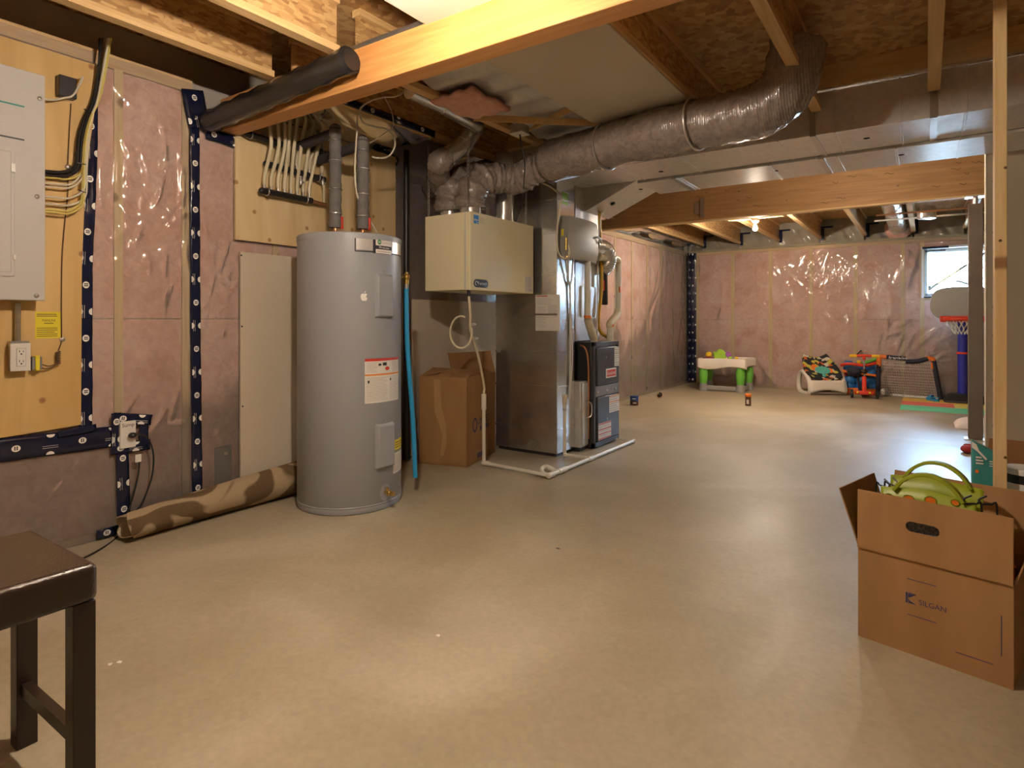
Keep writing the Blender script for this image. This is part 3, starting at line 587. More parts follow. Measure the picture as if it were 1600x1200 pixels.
# lamps: bare bulbs in porcelain holders
def lamp(x, y, z, label, watts=470.0):
    t = thing('bulb_lamp', (x, y, z), label, 'lamp', 'bare bulb lamps')
    MB().lathe((x, y, z), [(0.0, 0.13), (0.055, 0.13), (0.055, 0.11), (0.04, 0.085), (0.022, 0.07), (0.022, 0.05), (0.0, 0.05)], 20).build('lamp_holder', 'porcelain', t)
    MB().lathe((x, y, z), [(0.0, -0.035), (0.014, -0.032), (0.026, -0.02), (0.031, -0.004), (0.029, 0.012), (0.021, 0.032), (0.014, 0.05), (0.0, 0.052)], 20).build('bulb', 'bulb_glow', t)
    if y < 7.5: MB().cyl((x, y, z + 0.125), (x, y, 2.645 if y < 4 and x < 0 else 2.95), 0.005, n=8).build('cord', 'wire_white', t)
    ld = bpy.data.lights.new('bulb_light', 'POINT'); ld.energy = watts; ld.color = BULBC; ld.shadow_soft_size = 0.036
    lo_ = bpy.data.objects.new('bulb_light', ld); col.objects.link(lo_); lo_.parent = t
lb = oz(1180, 357, 2.46); lamp(lb.x, lb.y, 2.46, 'lit bare bulb under the joists near the far pink wall', 600.0)
MB().box(lb.x - 0.35, lb.x + 0.35, lb.y - 0.03, lb.y + 0.03, 2.592, 2.628).build('lamp_batten', 'pine_x', ceiling)
lamp(-1.55, 1.38, 2.40, 'lit bare bulb hanging low between the water heater and the stool')
lamp(1.0, -1.2, 2.45, 'lit bare bulb over the open floor behind the stool', 110.0)
lamp(-0.6, 6.35, 2.75, 'lit bare bulb up between joists behind the sheet-metal trunk ducts', 170.0)
wp = thing('wrapped_drain_pipe', (-3.7, 2.08, 2.50), 'black drain pipe wrapped in plastic along the header beam', 'pipe')
MB().tube(spline([(-3.74, 2.07, 2.47), (-3.2, 2.07, 2.50), (-2.4, 2.07, 2.54)], 8), 0.055, 18).build('pipe', 'plastic_black', wp)
MB().tube([(-3.74 + 0.06 * k, 2.07, 2.47 + 0.00305 * k * 1.05) for k in range(23)], [0.066 + 0.006 * math.sin(k * 2.1) for k in range(23)], 18).build('plastic_wrap', 'poly_clear', wp)

# ================================================================== electrical wall
pa = [pw(-160, 600)[0], 0]
ya = 0.42
pts = [(ya, 0.61), (1.379, 0.655), (1.383, 1.5), (1.40, 2.0), (1.455, 2.46), (1.455, 2.62), (ya, 2.62)]
plyA = MB().prism([PL(u, v, 0.022) for u, v in pts], (0.016, 0, 0)).build('plywood_board', 'plywood_gold', label='golden knotty plywood backing board behind the electrical panel', cat='plywood')
XA = X0 + 0.038
panel = thing('breaker_box', (XA, 0.8, 1.317), 'grey steel breaker panel mounted on golden plywood', 'panel')
MB().box(XA, XA + 0.085, 0.46, 1.165, 1.335, 2.42).build('cabinet', 'panel_grey', panel)
XP = XA + 0.10
MB().box(XA + 0.085, XP, 0.43, 1.186, 1.317, 2.45).build('cover', 'panel_grey', panel, bevel=0.004)
Pp = lambda u, v, off=0.0: V((XP + off, u, v))
def pp(px, py): q = ox(px, py, XP); return q.y, q.z
y1, z1 = pp(24, 232); y2, z2 = pp(18, 432); door = MB().box(XP, XP + 0.006, 0.5, pp(22, 300)[0], z2, z1).build('door', 'panel_door', panel, bevel=0.002)
MB().ringp(lambda u, v, off=0.0: Pp(u, v, off), 0.52, pp(17, 300)[0], z2 + 0.02, z1 - 0.02, 0.003, 0.0068).build('door_line', 'panel_line', door)
q = pp(21, 263); MB().box(XP, XP + 0.014, q[0] - 0.012, q[0] + 0.004, q[1] - 0.02, q[1] + 0.02).build('latch', 'plastic_white', door); q = pp(22, 402); MB().box(XP, XP + 0.012, q[0] - 0.006, q[0] + 0.004, q[1] - 0.012, q[1] + 0.012).build('latch', 'plastic_white', door)
for a, b in ((62, 154), (58, 307), (57, 462)):
    u, v = pp(a, b); MB().lathe(Pp(u, v), [(0.011, 0.0), (0.010, 0.004), (0.005, 0.007), (0.0, 0.0075)], 14, (1, 0, 0)).build('cover_screw', 'screw', panel)
m = MB(); u, v = pp(38, 167); m.rect(Pp, 0.5, u, v - 0.004, v + 0.004, 0.0006); m.build('printed_line', 'print_teal', panel)
m = MB(); u, v = pp(38, 219); m.rect(Pp, 0.5, u, v - 0.004, v + 0.004, 0.0006); m.build('printed_line', 'print_dark', panel)
m = MB().lines(Pp, 0.9, pp(34, 180)[0], pp(20, 208)[1], pp(20, 168)[1], 9, 0.0006, 0.16, 3); m.lines(Pp, 1.09, 1.15, pp(50, 155)[1], pp(50, 148)[1], 2, 0.0006, 0.3, 2); m.build('printed_text', 'print_faint', panel)
# cables feeding the panel
XC = XA + 0.03
ORD = ('first', 'second', 'third', 'fourth', 'fifth', 'sixth', 'seventh', 'eighth')
def cable(pix, r, mt, label, group, dx=0.0, cat='cable'):
    return MB().tube(spline([ox(a, b, XC + dx) for a, b in pix], 8), r, 8).build('electrical_cable', mt, label=label, cat=cat, group=group)
for k in range(5):
    e = k * 2.2
    cable([(160 - k, 60), (146 + k * 1.5, 150), (131 + k * 2, 185), (122 + k * 2.2, 215), (119 + k * 2.2, 250), (113 + k * 1.6, 263 + e * 0.6), (96, 268 + e), (76, 267 + e), (66, 266 + e)], 0.0055, 'wire_black', 'black cable sweeping into the panel side, ' + ORD[k] + ' from the top of its bundle', 'black panel cables', 0.012 * (k % 2))
for k, (yy, mt) in enumerate(((288, 'wire_white'), (293, 'wire_white'), (309, 'wire_white'), (320, 'wire_white'), (329, 'wire_yellow'), (333, 'wire_yellow'), (279, 'wire_yellow'))):
    xx = 126 + (k % 4) * 2.2
    cable([(168 + k, 60), (152 + k * 0.8, 150), (141 + (k % 3) * 2, 178), (133 + (k % 4) * 2, 215), (xx + 3, 262), (xx + 2, yy - 18), (xx - 8, yy - 5), (105, yy + 1), (84, yy - 1), (66, yy - 2)], 0.0052, mt,
          ('white cable entering the panel side, ' + ORD[k] + ' white one from the top') if mt == 'wire_white' else ('yellow cable entering the panel side ' + ('at the very bottom', 'just above the lowest one', 'between the black and white cables')[(5, 4, 6).index(k)]), 'white panel cables' if mt == 'wire_white' else 'yellow panel cables', 0.004 + 0.009 * (k % 3))
for (a, b), (c, d), lb_ in (((131, 170), (141, 176), 'black tie clamping the panel cables where they leave the ceiling'), ((120, 254), (134, 257), 'black tie where the black cables turn toward the panel'), ((123, 297), (134, 301), 'black tie where the white cables turn toward the panel')):
    MB().bar(ox(a, b, XC + 0.03), ox(c, d, XC + 0.03), 0.006, 0.004).build('cable_tie', 'wire_black', label=lb_, cat='cable tie', group='cable ties')
gw = thing('ground_wire', ox(97, 465, XA), 'thin brown bare wire running down the plywood to a coil', 'wire')
MB().tube(spline([ox(a, b, XA + 0.006) for a, b in ((111, 162), (108, 210), (106, 262), (106, 300), (101, 350), (97, 400), (96, 460), (96, 528), (94, 540), (91, 548))], 5), 0.003, 6).build('wire', 'wire_brown', gw)
m = MB(); c0 = ox(91, 549, XA + 0.02); c1 = ox(91, 568, XA + 0.02)
m.tube([c0.lerp(c1, k / 60) + V((0.009 * math.cos(k * 0.75), 0.009 * math.sin(k * 0.75), 0)) for k in range(61)], 0.003, 6).build('coil', 'wire_brown', gw)
MB().tube(spline([c1, ox(84, 570, XA + 0.02), ox(76, 572, XA + 0.025), ox(64, 569, XA + 0.03)], 5), 0.003, 6).tube(spline([c1, ox(80, 574, XA + 0.02), ox(70, 576, XA + 0.025), ox(63, 573, XA + 0.03)], 5), 0.003, 6).build('lead', 'wire_brown', gw)
for a, b in ((106, 261), (97, 530)):
    MB().lathe(ox(a, b, XA), [(0.013, 0.0), (0.013, 0.006), (0.006, 0.010), (0.0, 0.010)], 14, (1, 0, 0)).build('wire_clip', 'screw', gw)
jb = MB(); q = ox(104, 150, XA); jb.box(XA, XA + 0.05, q.y - 0.05, q.y + 0.03, q.z - 0.02, q.z + 0.09).build('junction_box', 'plastic_black', label='small black box on the plywood above the panel cables', cat='junction box', bevel=0.004)
MB().tube(spline([ox(a, b, XA + 0.055) for a, b in ((68, 155), (85, 156), (100, 153), (115, 148), (130, 120))], 6), 0.0055, 8).build('electrical_cable', 'wire_white', label='white cable crossing the top of the plywood board', cat='cable')
# receptacle on conduit
rec = thing('wall_outlet', ox(32, 578, XA), 'white double outlet in a steel box under the panel', 'outlet')
qa, qb = ox(16, 537, XA + 0.055), ox(48, 579, XA + 0.055)
MB().box(XA, XA + 0.05, qa.y + 0.004, qb.y - 0.004, qb.z + 0.004, qa.z + 0.012).build('steel_box', 'steel', rec)
MB().box(XA + 0.05, XA + 0.056, qa.y, qb.y, qb.z, qa.z).build('cover_plate', 'plastic_white', rec, bevel=0.002)
Po = lambda u, v, off=0.0: V((XA + 0.056 + off, u, v)); um = (qa.y + qb.y) / 2 + 0.002; vm = (qa.z + qb.z) / 2
MB().box(XA + 0.056, XA + 0.0585, um - 0.018, um + 0.018, vm - 0.044, vm + 0.044).build('receptacle', 'plastic_white', rec, bevel=0.001)
m = MB().ringp(Po, um - 0.019, um + 0.019, vm - 0.045, vm + 0.045, 0.001, 0.0006)
for dv in (-0.024, 0.024):
    m.rect(Po, um - 0.009, um - 0.006, vm + dv, vm + dv + 0.011, 0.0032).rect(Po, um + 0.006, um + 0.009, vm + dv, vm + dv + 0.009, 0.0032).ell(Po, um, vm + dv - 0.008, 0.004, 0.004, 0.0032)
m.build('slot', 'print_dark', rec)
ct, cb_ = ox(28, 474, XA + 0.025), ox(28, 539, XA + 0.025)
m = MB(); n_ = 70; m.tube([ct.lerp(cb_, k / n_) for k in range(n_ + 1)], [0.0115 + 0.002 * (k % 2) for k in range(n_ + 1)], 12).build('flexible_conduit', 'steel', rec)
tr_ = thing('low_voltage_transformer', ox(56, 578, XA), 'small grey and yellow transformer plugged beside the outlet', 'transformer')
q1, q2 = ox(49, 557, XA + 0.03), ox(65, 578, XA + 0.03)
MB().box(XA, XA + 0.04, q1.y, q2.y, q2.z + 0.002, q1.z - 0.002).build('core', 'plastic_grey', tr_, bevel=0.003)
ym = (q1.y + q2.y) / 2; MB().box(XA, XA + 0.047, ym - 0.009, ym + 0.010, q2.z - 0.002, q1.z + 0.003).build('winding_wrap', 'paper_yellow', tr_, bevel=0.003)
q1, q2 = ox(55, 487, XA + 0.001), ox(97, 528, XA + 0.001); Py = lambda u, v, off=0.0: V((XA + 0.0012 + off, u, v))
yn = MB().box(XA, XA + 0.0012, q1.y, q2.y, q2.z, q1.z).build('notice_sheet', 'paper_yellow', label='yellow printed notice stapled to plywood beside the outlet', cat='notice')
uw, vh = q2.y - q1.y, q1.z - q2.z
m = MB().lines(Py, q1.y + 0.006, q2.y - 0.02, q1.z - vh * 0.2, q1.z - vh * 0.06, 2, 0.0004, 0.4).lines(Py, q1.y + 0.006, q2.y - 0.02, q2.z + 0.006, q2.z + vh * 0.42, 5, 0.0004, 0.3, 4).text(Py, 'MANLINE', (q1.y + q2.y) / 2, q1.z - vh * 0.33, vh * 0.13, 0.0004, uw * 0.5).rect(Py, q1.y + uw * 0.32, q1.y + uw * 0.68, q1.z - vh * 0.45, q1.z - vh * 0.42, 0.0004)
m.build('printed_text', 'wire_brown', yn)
# sump receptacle, plug and cords
q1, q2 = ox(189, 660, X0 + 0.06), ox(213.5, 698, X0 + 0.06); XS = X0 + 0.052
so = thing('sump_outlet', ox(200, 698, XS), 'white outlet plate marked Sump set in navy tape', 'outlet')
MB().box(X0 + 0.03, XS, q1.y, q2.y, q2.z, q1.z).build('cover_plate', 'plastic_white', so, bevel=0.002)
Ps = lambda u, v, off=0.0: V((XS + off, u, v))
MB().text(Ps, 'Sump', (q1.y + q2.y) / 2, q1.z - 0.022, 0.03, 0.0005, (q2.y - q1.y) * 0.78).build('handwriting', 'print_dark', so)
pc = thing('sump_pump_cable', ox(208, 805, XS), 'black pump cord plugged into the sump outlet and hanging to the floor', 'cord')
q = ox(207, 680, XS + 0.02); MB().ball(q, (0.022, 0.022, 0.016), 14, 8).cyl(q, q + V((-0.03, 0, 0)), 0.012, n=12).build('plug', 'plastic_black', pc)
MB().tube(spline([q + V((0.01, 0, 0)), ox(222, 679, XS + 0.03), ox(234, 690, XS + 0.03), ox(240, 715, XS + 0.03), ox(236, 750, XS + 0.03), ox(222, 785, XS + 0.03), ox(206, 806, XS + 0.03), ox(196, 822, XS + 0.02)], 8), 0.005, 8).build('cord', 'wire_black', pc)
pc2 = thing('float_switch_cable', oz(150, 858), 'thin black cord with a paper tag running along the floor by the rolled carpet', 'cord')
MB().tube(spline([ox(218, 715, XS + 0.01), ox(216, 740, XS + 0.015), ox(208, 775, XS + 0.02), ox(196, 812, XS + 0.02), oz(184, 838, 0.006), oz(150, 862, 0.006), oz(110, 880, 0.006), oz(40, 905, 0.006)], 8), 0.005, 8).build('cord', 'wire_black', pc2)
q = ox(216, 716, XS + 0.016); MB().box(q.x, q.x + 0.001, q.y - 0.016, q.y + 0.016, q.z - 0.022, q.z + 0.022).build('paper_tag', 'paper', pc2)
m = MB(); q1, q2 = ox(336, 700, X0 + 0.01), ox(363, 757, X0 + 0.01)
bk = m.box(X0 - 0.05, X0 + 0.006, q1.y, q2.y, q2.z, q1.z).build('pump_bracket', 'plastic_black', label='black plastic block behind the clear sheet beside the drywall', cat='block', bevel=0.006)
MB().box(X0 + 0.006, X0 + 0.0075, q1.y + 0.06, q1.y + 0.09, q1.z - 0.06, q1.z - 0.04).build('tag', 'paper', bk)

# ================================================================== plumbing wall
plyB = MB().box(X0 + 0.022, X0 + 0.040, 2.262, 3.722, 1.752, 2.62).build('plywood_board', 'plywood_pale', label='pale knotty plywood board carrying the white tubing manifolds', cat='plywood')
XB = X0 + 0.040; XM = XB + 0.06
def manifold(a, b, label, nport, up=True, r=0.022, first=0.05):
    pa_, pb_ = ox(*a, XM), ox(*b, XM); t = thing('tubing_manifold', (pa_ + pb_) / 2, label, 'manifold')
    MB().cyl(pa_, pb_, r, n=16).ball(pa_, r, 14, 8).build('header_pipe', 'plastic_black', t)
    out = []
    for k in range(nport):
        p = pa_.lerp(pb_, first + (1 - 2 * first) * k / max(1, nport - 1)); MB().cyl(p, p + V((0, 0, 0.05 if up else -0.05)), 0.009, n=10).build('port', 'steel', t); out.append(p + V((0, 0, 0.045)))
    for s_ in (0.1, 0.88):
        p = pa_.lerp(pb_, s_); MB().tube([p + V((0.026 * math.cos(q), 0, 0.026 * math.sin(q))) for q in [6.2832 * k / 18 for k in range(18)]], 0.004, 6, closed=True).cyl(p + V((-0.06, 0, 0)), p + V((-0.02, 0, 0)), 0.008, n=8).build('pipe_clamp', 'steel', t)
    return out, t
lo, t1 = manifold((409, 298), (487, 314), 'black manifold along the bottom of the white tubing fan', 8)
up_, t2 = manifold((416, 256), (507, 281), 'black manifold across the middle of the white tubing fan', 5)
u3, t3 = manifold((386, 209), (440, 226), 'black manifold high under the header beam', 3); u4, t4 = manifold((476, 228), (506, 239), 'short black manifold beside the grey insulated pipes', 3)
MB().cyl(ox(487, 314, XM), ox(510, 320, XM), 0.012, n=12).build('tail_pipe', 'copper', t1)
for k, p in enumerate(lo):
    top = ox((412, 424, 436, 447, 462, 478, 494, 508)[k], 150 - 4 * k, XM + 0.05); mid = p.lerp(top, 0.45) + V((0.05, 0.03 * math.sin(k), 0))
    mid.y += (0.02, 0.0, -0.01, -0.01, 0.0, 0.0, -0.02, -0.03)[k]
    MB().tube(spline([p, p + V((0.005, 0, 0.07)), mid, p.lerp(top, 0.8) + V((0.05, 0.0, 0)), top + V((0.03, 0.0, 0.06))], 7), 0.0125, 10).build('water_tube', 'pex', label='milky white water tube, ' + ORD[k] + ' from the capped end of the bottom manifold', cat='tube', group='white water tubes')
for k, p in enumerate(up_[2:]):
    MB().tube(spline([p, p + V((0.0, 0.01, 0.08)), p + V((0.02, 0.06, 0.2)), p + V((0.05, 0.16, 0.42))], 7), 0.0125, 10).build('water_tube', 'pex', label='milky white water tube leaving the middle manifold, ' + ORD[k] + ' toward its valve end', cat='tube', group='white water tubes')
for k in range(3):
    p = u4[k]; MB().tube([p, p + V((0, 0, 0.2))], 0.010, 8).build('water_tube', 'pex', label='thin white water tube, ' + ORD[k] + ' on the short upper manifold', cat='tube', group='white water tubes')
for (a, b), lab in (((470, 280), 'steel valve on the middle manifold'), ((504, 281), 'steel valve at the manifold end')):
    q = ox(a, b, XM + 0.01); MB().cyl(q + V((0, 0, -0.04)), q + V((0, 0, 0.02)), 0.011, n=10).cyl(q + V((0, -0.02, -0.02)), q + V((0, 0.025, -0.02)), 0.009, n=10).ball(q, 0.016, 10, 6).build('valve', 'steel', t2)
MB().tube([ox(506, 285, XM), ox(506, 317, XM)], 0.008, 8).build('link_tube', 'pex', t2)

# ------------------------------------------------------------------ water heater
TR = 0.34; fr = oz(547, 806); dv = V((fr.x, fr.y, 0)).normalized(); TC = fr + dv * TR; TC.z = 0; TZ = 1.735
tank = thing('water_heater', TC, 'tall grey cylindrical electric water heater standing before the drywall', 'water heater')
MB().lathe(TC, [(TR - 0.012, 0.0), (TR - 0.004, 0.004), (TR, 0.02), (TR, 0.045), (TR - 0.003, 0.049), (TR, 0.053), (TR, TZ)], 96).build('jacket', 'tank_grey', tank)
MB().lathe(TC, [(TR + 0.003, TZ - 0.004), (TR + 0.003, TZ + 0.028), (TR - 0.004, TZ + 0.036), (TR - 0.03, TZ + 0.04), (0.0, TZ + 0.05)], 96).build('top_lid', 'tank_grey', tank)
MB().lathe(TC, [(TR + 0.002, 0.040), (TR + 0.004, 0.044), (TR + 0.002, 0.048)], 96).build('base_ring', 'tank_grey', tank)
def tcyl(px, py):                      # where a pixel's ray meets the jacket: (arc length, height)
    d = ray(px, py); a = d[0] ** 2 + d[1] ** 2; b = -2 * (d[0] * TC.x + d[1] * TC.y); c = TC.x ** 2 + TC.y ** 2 - TR * TR
    t = (-b - math.sqrt(max(0, b * b - 4 * a * c))) / (2 * a); x, y = d[0] * t, d[1] * t
    return math.atan2(y - TC.y, x - TC.x) * TR, HC + d[2] * t
PT = lambda u, v, off=0.0: V((TC.x + (TR + off) * math.cos(u / TR), TC.y + (TR + off) * math.sin(u / TR), v))
def tr_rect(pxa, pya, pxb, pyb):
    a, b = tcyl(pxa, pya), tcyl(pxb, pyb); c, d = tcyl(pxa, pyb), tcyl(pxb, pya); return a[0], b[0], (c[1] + b[1]) / 2, (a[1] + d[1]) / 2
def cover(px0, py0, px1, py1):
    u0, u1, v0, v1 = tr_rect(px0, py0, px1, py1); m = MB()
    um = (u0 + u1) / 2; c = PT(um, (v0 + v1) / 2); n = V((math.cos(um / TR), math.sin(um / TR), 0)); e = V((-n.y, n.x, 0)); hw = (u1 - u0) / 2; hh = (v1 - v0) / 2
    m.hexa([c - e * hw - n * 0.02 - V((0, 0, hh)), c + e * hw - n * 0.02 - V((0, 0, hh)), c + e * hw - n * 0.02 + V((0, 0, hh)), c - e * hw - n * 0.02 + V((0, 0, hh)),
            c - e * (hw - 0.012) + n * 0.022 - V((0, 0, hh - 0.018)), c + e * (hw - 0.012) + n * 0.022 - V((0, 0, hh - 0.018)), c + e * (hw - 0.012) + n * 0.022 + V((0, 0, hh - 0.018)), c - e * (hw - 0.012) + n * 0.022 + V((0, 0, hh - 0.018))])
    o = m.build('access_cover', 'tank_grey', tank, bevel=0.006); q = c + n * 0.0 + V((0, 0, hh + 0.012))
    MB().lathe(q, [(0.006, 0), (0.005, 0.004), (0, 0.005)], 10, n).build('cover_screw', 'screw', o)
cover(585, 427, 612, 498); cover(586, 659, 614, 732)
# badge
u0, u1, v0, v1 = tr_rect(555, 374, 626, 398); vb = (v0 + v1) / 2; bd = MB().grid(lambda a, b: PT(u0 + (u1 - u0) * a, vb - 0.045 + (0.012 * (1 - a)) * (1 - b) + 0.085 * b, 0.0012), 24, 1).build('brand_badge', 'badge_silver', tank)
m = MB(); uc0, uc1 = tcyl(587, 385)[0], tcyl(611, 385)[0]
for (a, b, c, d) in ((u0 - 0.004, u1 + 0.004, vb + 0.036, vb + 0.044), (u0 - 0.002, u1 + 0.002, vb - 0.048, vb - 0.040), (u0 - 0.004, u0 + 0.005, vb - 0.045, vb + 0.04), (u1 - 0.005, u1 + 0.004, vb - 0.045, vb + 0.04)): m.rect(PT, a, b, c, d, 0.002, 16)
m.rect(PT, uc0 - 0.02, uc1 + 0.006, vb - 0.052, vb + 0.05, 0.0022, 10); m.build('badge_border', 'print_dark', bd)
m = MB().rect(PT, uc0 - 0.001, uc1, vb + 0.0, vb + 0.044, 0.0028, 8).rect(PT, uc0 - 0.001, uc1, vb - 0.05, vb - 0.024, 0.0028, 8); m.build('badge_panel', 'paper', bd)
uw = uc1 - uc0; MB().ell(PT, uc0 + uw * 0.2, vb + 0.022, 0.016, 0.017, 0.0034).build('badge_logo', 'print_green', bd)
MB().text(PT, 'AO', uc0 + uw * 0.2, vb + 0.022, 0.016, 0.004).text(PT, 'ProLine', (uc0 + uc1) / 2, vb - 0.012, 0.02, 0.0034, uw * 0.62).build('badge_white_text', 'print_white', bd)
MB().text(PT, 'Smith', uc0 + uw * 0.66, vb + 0.02, 0.03, 0.0034, uw * 0.6).lines(PT, uc0 + 0.01, uc1 - 0.01, vb - 0.046, vb - 0.030, 1, 0.0034, 0.25).build('badge_text', 'print_grey', bd)
# fruit-shaped sticker with a bite and a leaf
ua, va = tcyl(569, 464); S = 0.026; prof = [(0, 0.72), (0.25, 0.86), (0.55, 0.8), (0.75, 0.6), (0.55, 0.42), (0.47, 0.12), (0.58, -0.16), (0.8, -0.3), (0.62, -0.72), (0.35, -0.98), (0.12, -0.9), (-0.12, -0.9), (-0.35, -0.98), (-0.66, -0.7), (-0.84, -0.2), (-0.86, 0.3), (-0.68, 0.68), (-0.35, 0.86)]
m = MB(); 
for i in range(len(prof)): p, q = prof[i], prof[(i + 1) % len(prof)]; m.poly(PT, [(ua - 0.005, va - 0.004), (ua + p[0] * S, va + p[1] * S), (ua + q[0] * S, va + q[1] * S)], 0.001)
m.poly(PT, [(ua + 0.0, va + 0.95 * S), (ua + 0.12 * S, va + 1.3 * S), (ua + 0.42 * S, va + 1.5 * S), (ua + 0.3 * S, va + 1.1 * S)], 0.001); m.build('fruit_sticker', 'print_white', tank)
# warning label, stickers
u0, u1, v0, v1 = tr_rect(570, 559, 622, 627); wl = MB().rect(PT, u0, u1, v0, v1, 0.001, 14).build('warning_label', 'paper', tank); hh = v1 - v0; uw = u1 - u0
MB().rect(PT, u0, u1, v1 - hh * 0.06, v1, 0.0016, 14).ell(PT, u0 + uw * 0.55, v1 - hh * 0.24, 0.02, 0.012, 0.0016).build('red_print', 'print_red', wl)
MB().rect(PT, u0, u1, v1 - hh * 0.385, v1 - hh * 0.35, 0.0016, 14).build('orange_print', 'print_orange', wl)
m = MB().lines(PT, u0 + 0.008, u0 + uw * 0.28, v1 - hh * 0.32, v1 - hh * 0.08, 8, 0.0016, 0.25).lines(PT, u0 + uw * 0.7, u1 - 0.008, v1 - hh * 0.32, v1 - hh * 0.08, 8, 0.0016, 0.25, 2).lines(PT, u0 + 0.008, u0 + uw * 0.57, v0 + 0.01, v1 - hh * 0.42, 16, 0.0016, 0.25, 3).lines(PT, u0 + uw * 0.62, u1 - 0.008, v0 + 0.01, v1 - hh * 0.42, 16, 0.0016, 0.25, 4)
m.build('small_print', 'print_grey', wl); [MB().rect(PT, u0 + uw * a_, u0 + uw * b_, v1 - hh * c_, v1 - hh * d_, 0.0022).build('pictogram', 'print_dark', wl) for a_, b_, c_, d_ in ((0.31, 0.38, 0.17, 0.12), (0.42, 0.53, 0.17, 0.1), (0.06, 0.1, 0.55, 0.49), (0.63, 0.67, 0.52, 0.47))]
u0, u1, v0, v1 = tr_rect(616, 684, 627, 700); ys = MB().rect(PT, u0, u1, v0, v1, 0.001, 6).build('yellow_sticker', 'paper_yellow', tank); MB().lines(PT, u0 + 0.01, u1 - 0.01, v0 + 0.01, v1 - 0.01, 3, 0.0016, 0.3).build('small_print', 'print_dark', ys)
u0, u1, v0, v1 = tr_rect(614, 704, 628.5, 735); ws = MB().rect(PT, u0, u1, v0, v1, 0.001, 8).build('rating_sticker', 'paper', tank); MB().lines(PT, u0 + 0.01, u1 - 0.01, v0 + 0.01, v1 - 0.01, 11, 0.0016, 0.25).build('small_print', 'print_grey', ws)
# drain valve
ud, vd = tcyl(602, 769); n = V((math.cos(ud / TR), math.sin(ud / TR), 0)); c = PT(ud, vd)
MB().ell(PT, ud, vd, 0.045, 0.055, 0.0012, 20).build('drain_plate', 'tank_grey', tank)
MB().cyl(c, c + n * 0.05, 0.012, n=12).ball(c + n * 0.035, 0.02, 12, 8).cyl(c + n * 0.045, c + n * 0.075, 0.015, n=14).cyl(c + n * 0.02 + V((0, 0, 0.0)), c + n * 0.02 + V((0, 0, 0.035)), 0.008, n=8).build('drain_valve', 'brass', tank)
# risers in grey foam
def riser(px, ptop, pbot, label, elbow_to):
    a = oz(px, 352, TZ + 0.05 + 0.0); d = ray(px, 340); t = 4.06 / (-SN * d[0] + CS * d[1]); b = V((d[0] * t, d[1] * t, 0)); x, y = b.x, b.y
    zt = HC + (YH - ptop) / F * 4.06; zb = HC + (YH - pbot) / F * 4.06
    t_ = thing('insulated_riser', (x, y, TZ + 0.04), label, 'pipe')
    m = MB(); segs = 26; P = [(x, y, zb + (zt - zb) * k / segs) for k in range(segs + 1)]; m.tube(P, [0.040 + 0.0025 * math.sin(k * 1.9) for k in range(segs + 1)], 16).build('foam_sleeve', 'foam_grey', t_)
    w_ = ox(*elbow_to, XM); MB().tube([(x, y, zt - 0.04), (w_.x, w_.y, w_.z)], 0.034, 14).ball((x, y, zt - 0.02), 0.04, 14, 8).build('branch_sleeve', 'foam_dark', t_)
    for z in (0.14, 0.38, 0.66, 0.86):
        m = MB().tube([(x + 0.0435 * math.cos(q), y + 0.0435 * math.sin(q), zb + (zt - zb) * z) for q in [6.2832 * k / 20 for k in range(20)]], 0.0028, 6, closed=True); m.build('wire_band', 'steel', t_)
    MB().cyl((x, y, TZ + 0.04), (x, y, zb + 0.01), 0.014, n=12).lathe((x, y, TZ + 0.045), [(0.024, 0), (0.024, 0.02), (0.0, 0.02)], 6).build('nipple', 'copper', t_)
    return t_, x, y, zb
r1, x1, y1, zb1 = riser(524, 198, 356, 'grey foam-wrapped pipe rising from the water heater nearest the manifolds', (466, 229))
r2, x2, y2, zb2 = riser(567, 216, 358, 'lumpy grey foam-wrapped pipe rising from the water heater beside the loose white cable', (497, 251))
RV = V((CS, SN, 0))
for r_, x, y, zb, s_ in ((r1, x1, y1, zb1, 1), (r2, x2, y2, zb2, 1)):
    p = V((x, y, zb)) + RV * 0.045; MB().bar(p + V((0, 0, -0.01)), p + V((0, 0, 0.075)), 0.012, 0.016, (0, 1, 0)).bar(p + V((0, 0, 0.0)), p - RV * 0.03, 0.012, 0.01).build('valve_handle', 'valve_red', r_, bevel=0.003)
MB().tube(spline([(x2, y2, TZ + 0.055), V((x2, y2, TZ + 0.055)) + RV * 0.05, V((x2, y2, TZ + 0.06)) + RV * 0.09], 4), 0.006, 8).build('red_lead', 'valve_red', r2)
# relief valve and blue discharge pipe
RP = ox(635, 433, -3.02)
tp = thing('relief_valve', RP, 'brass relief valve on the heater side feeding a blue pipe', 'valve')
MB().cyl(RP - RV * 0.05, RP + RV * 0.012, 0.017, n=14).ball(RP, 0.026, 14, 8).cyl(RP, RP + V((0, 0, 0.035)), 0.012, n=12).cyl(RP + V((0, 0, -0.05)), RP, 0.018, n=12).build('body', 'brass', tp)
MB().cyl(RP + V((0, 0, -0.085)), RP + V((0, 0, -0.045)), 0.016, n=12).build('coupling', 'steel', tp)
hb = ox(649, 746, -2.96); MB().tube(spline([RP + V((0, 0, -0.08)), RP.lerp(hb, 0.35) + V((-0.01, -0.01, 0)), RP.lerp(hb, 0.7), hb], 8), 0.016, 14).build('discharge_pipe', 'hose_blue', label='bright blue plastic pipe hanging from the brass relief valve', cat='pipe')
MB().tube([ox(635, 235, X0 + 0.09), (X0 + 0.09, ox(635, 400, X0 + 0.09).y, 0.02)], 0.026, 14).build('vent_pipe', 'plastic_black', label='black plastic drain pipe running down the wall behind the heater', cat='pipe')
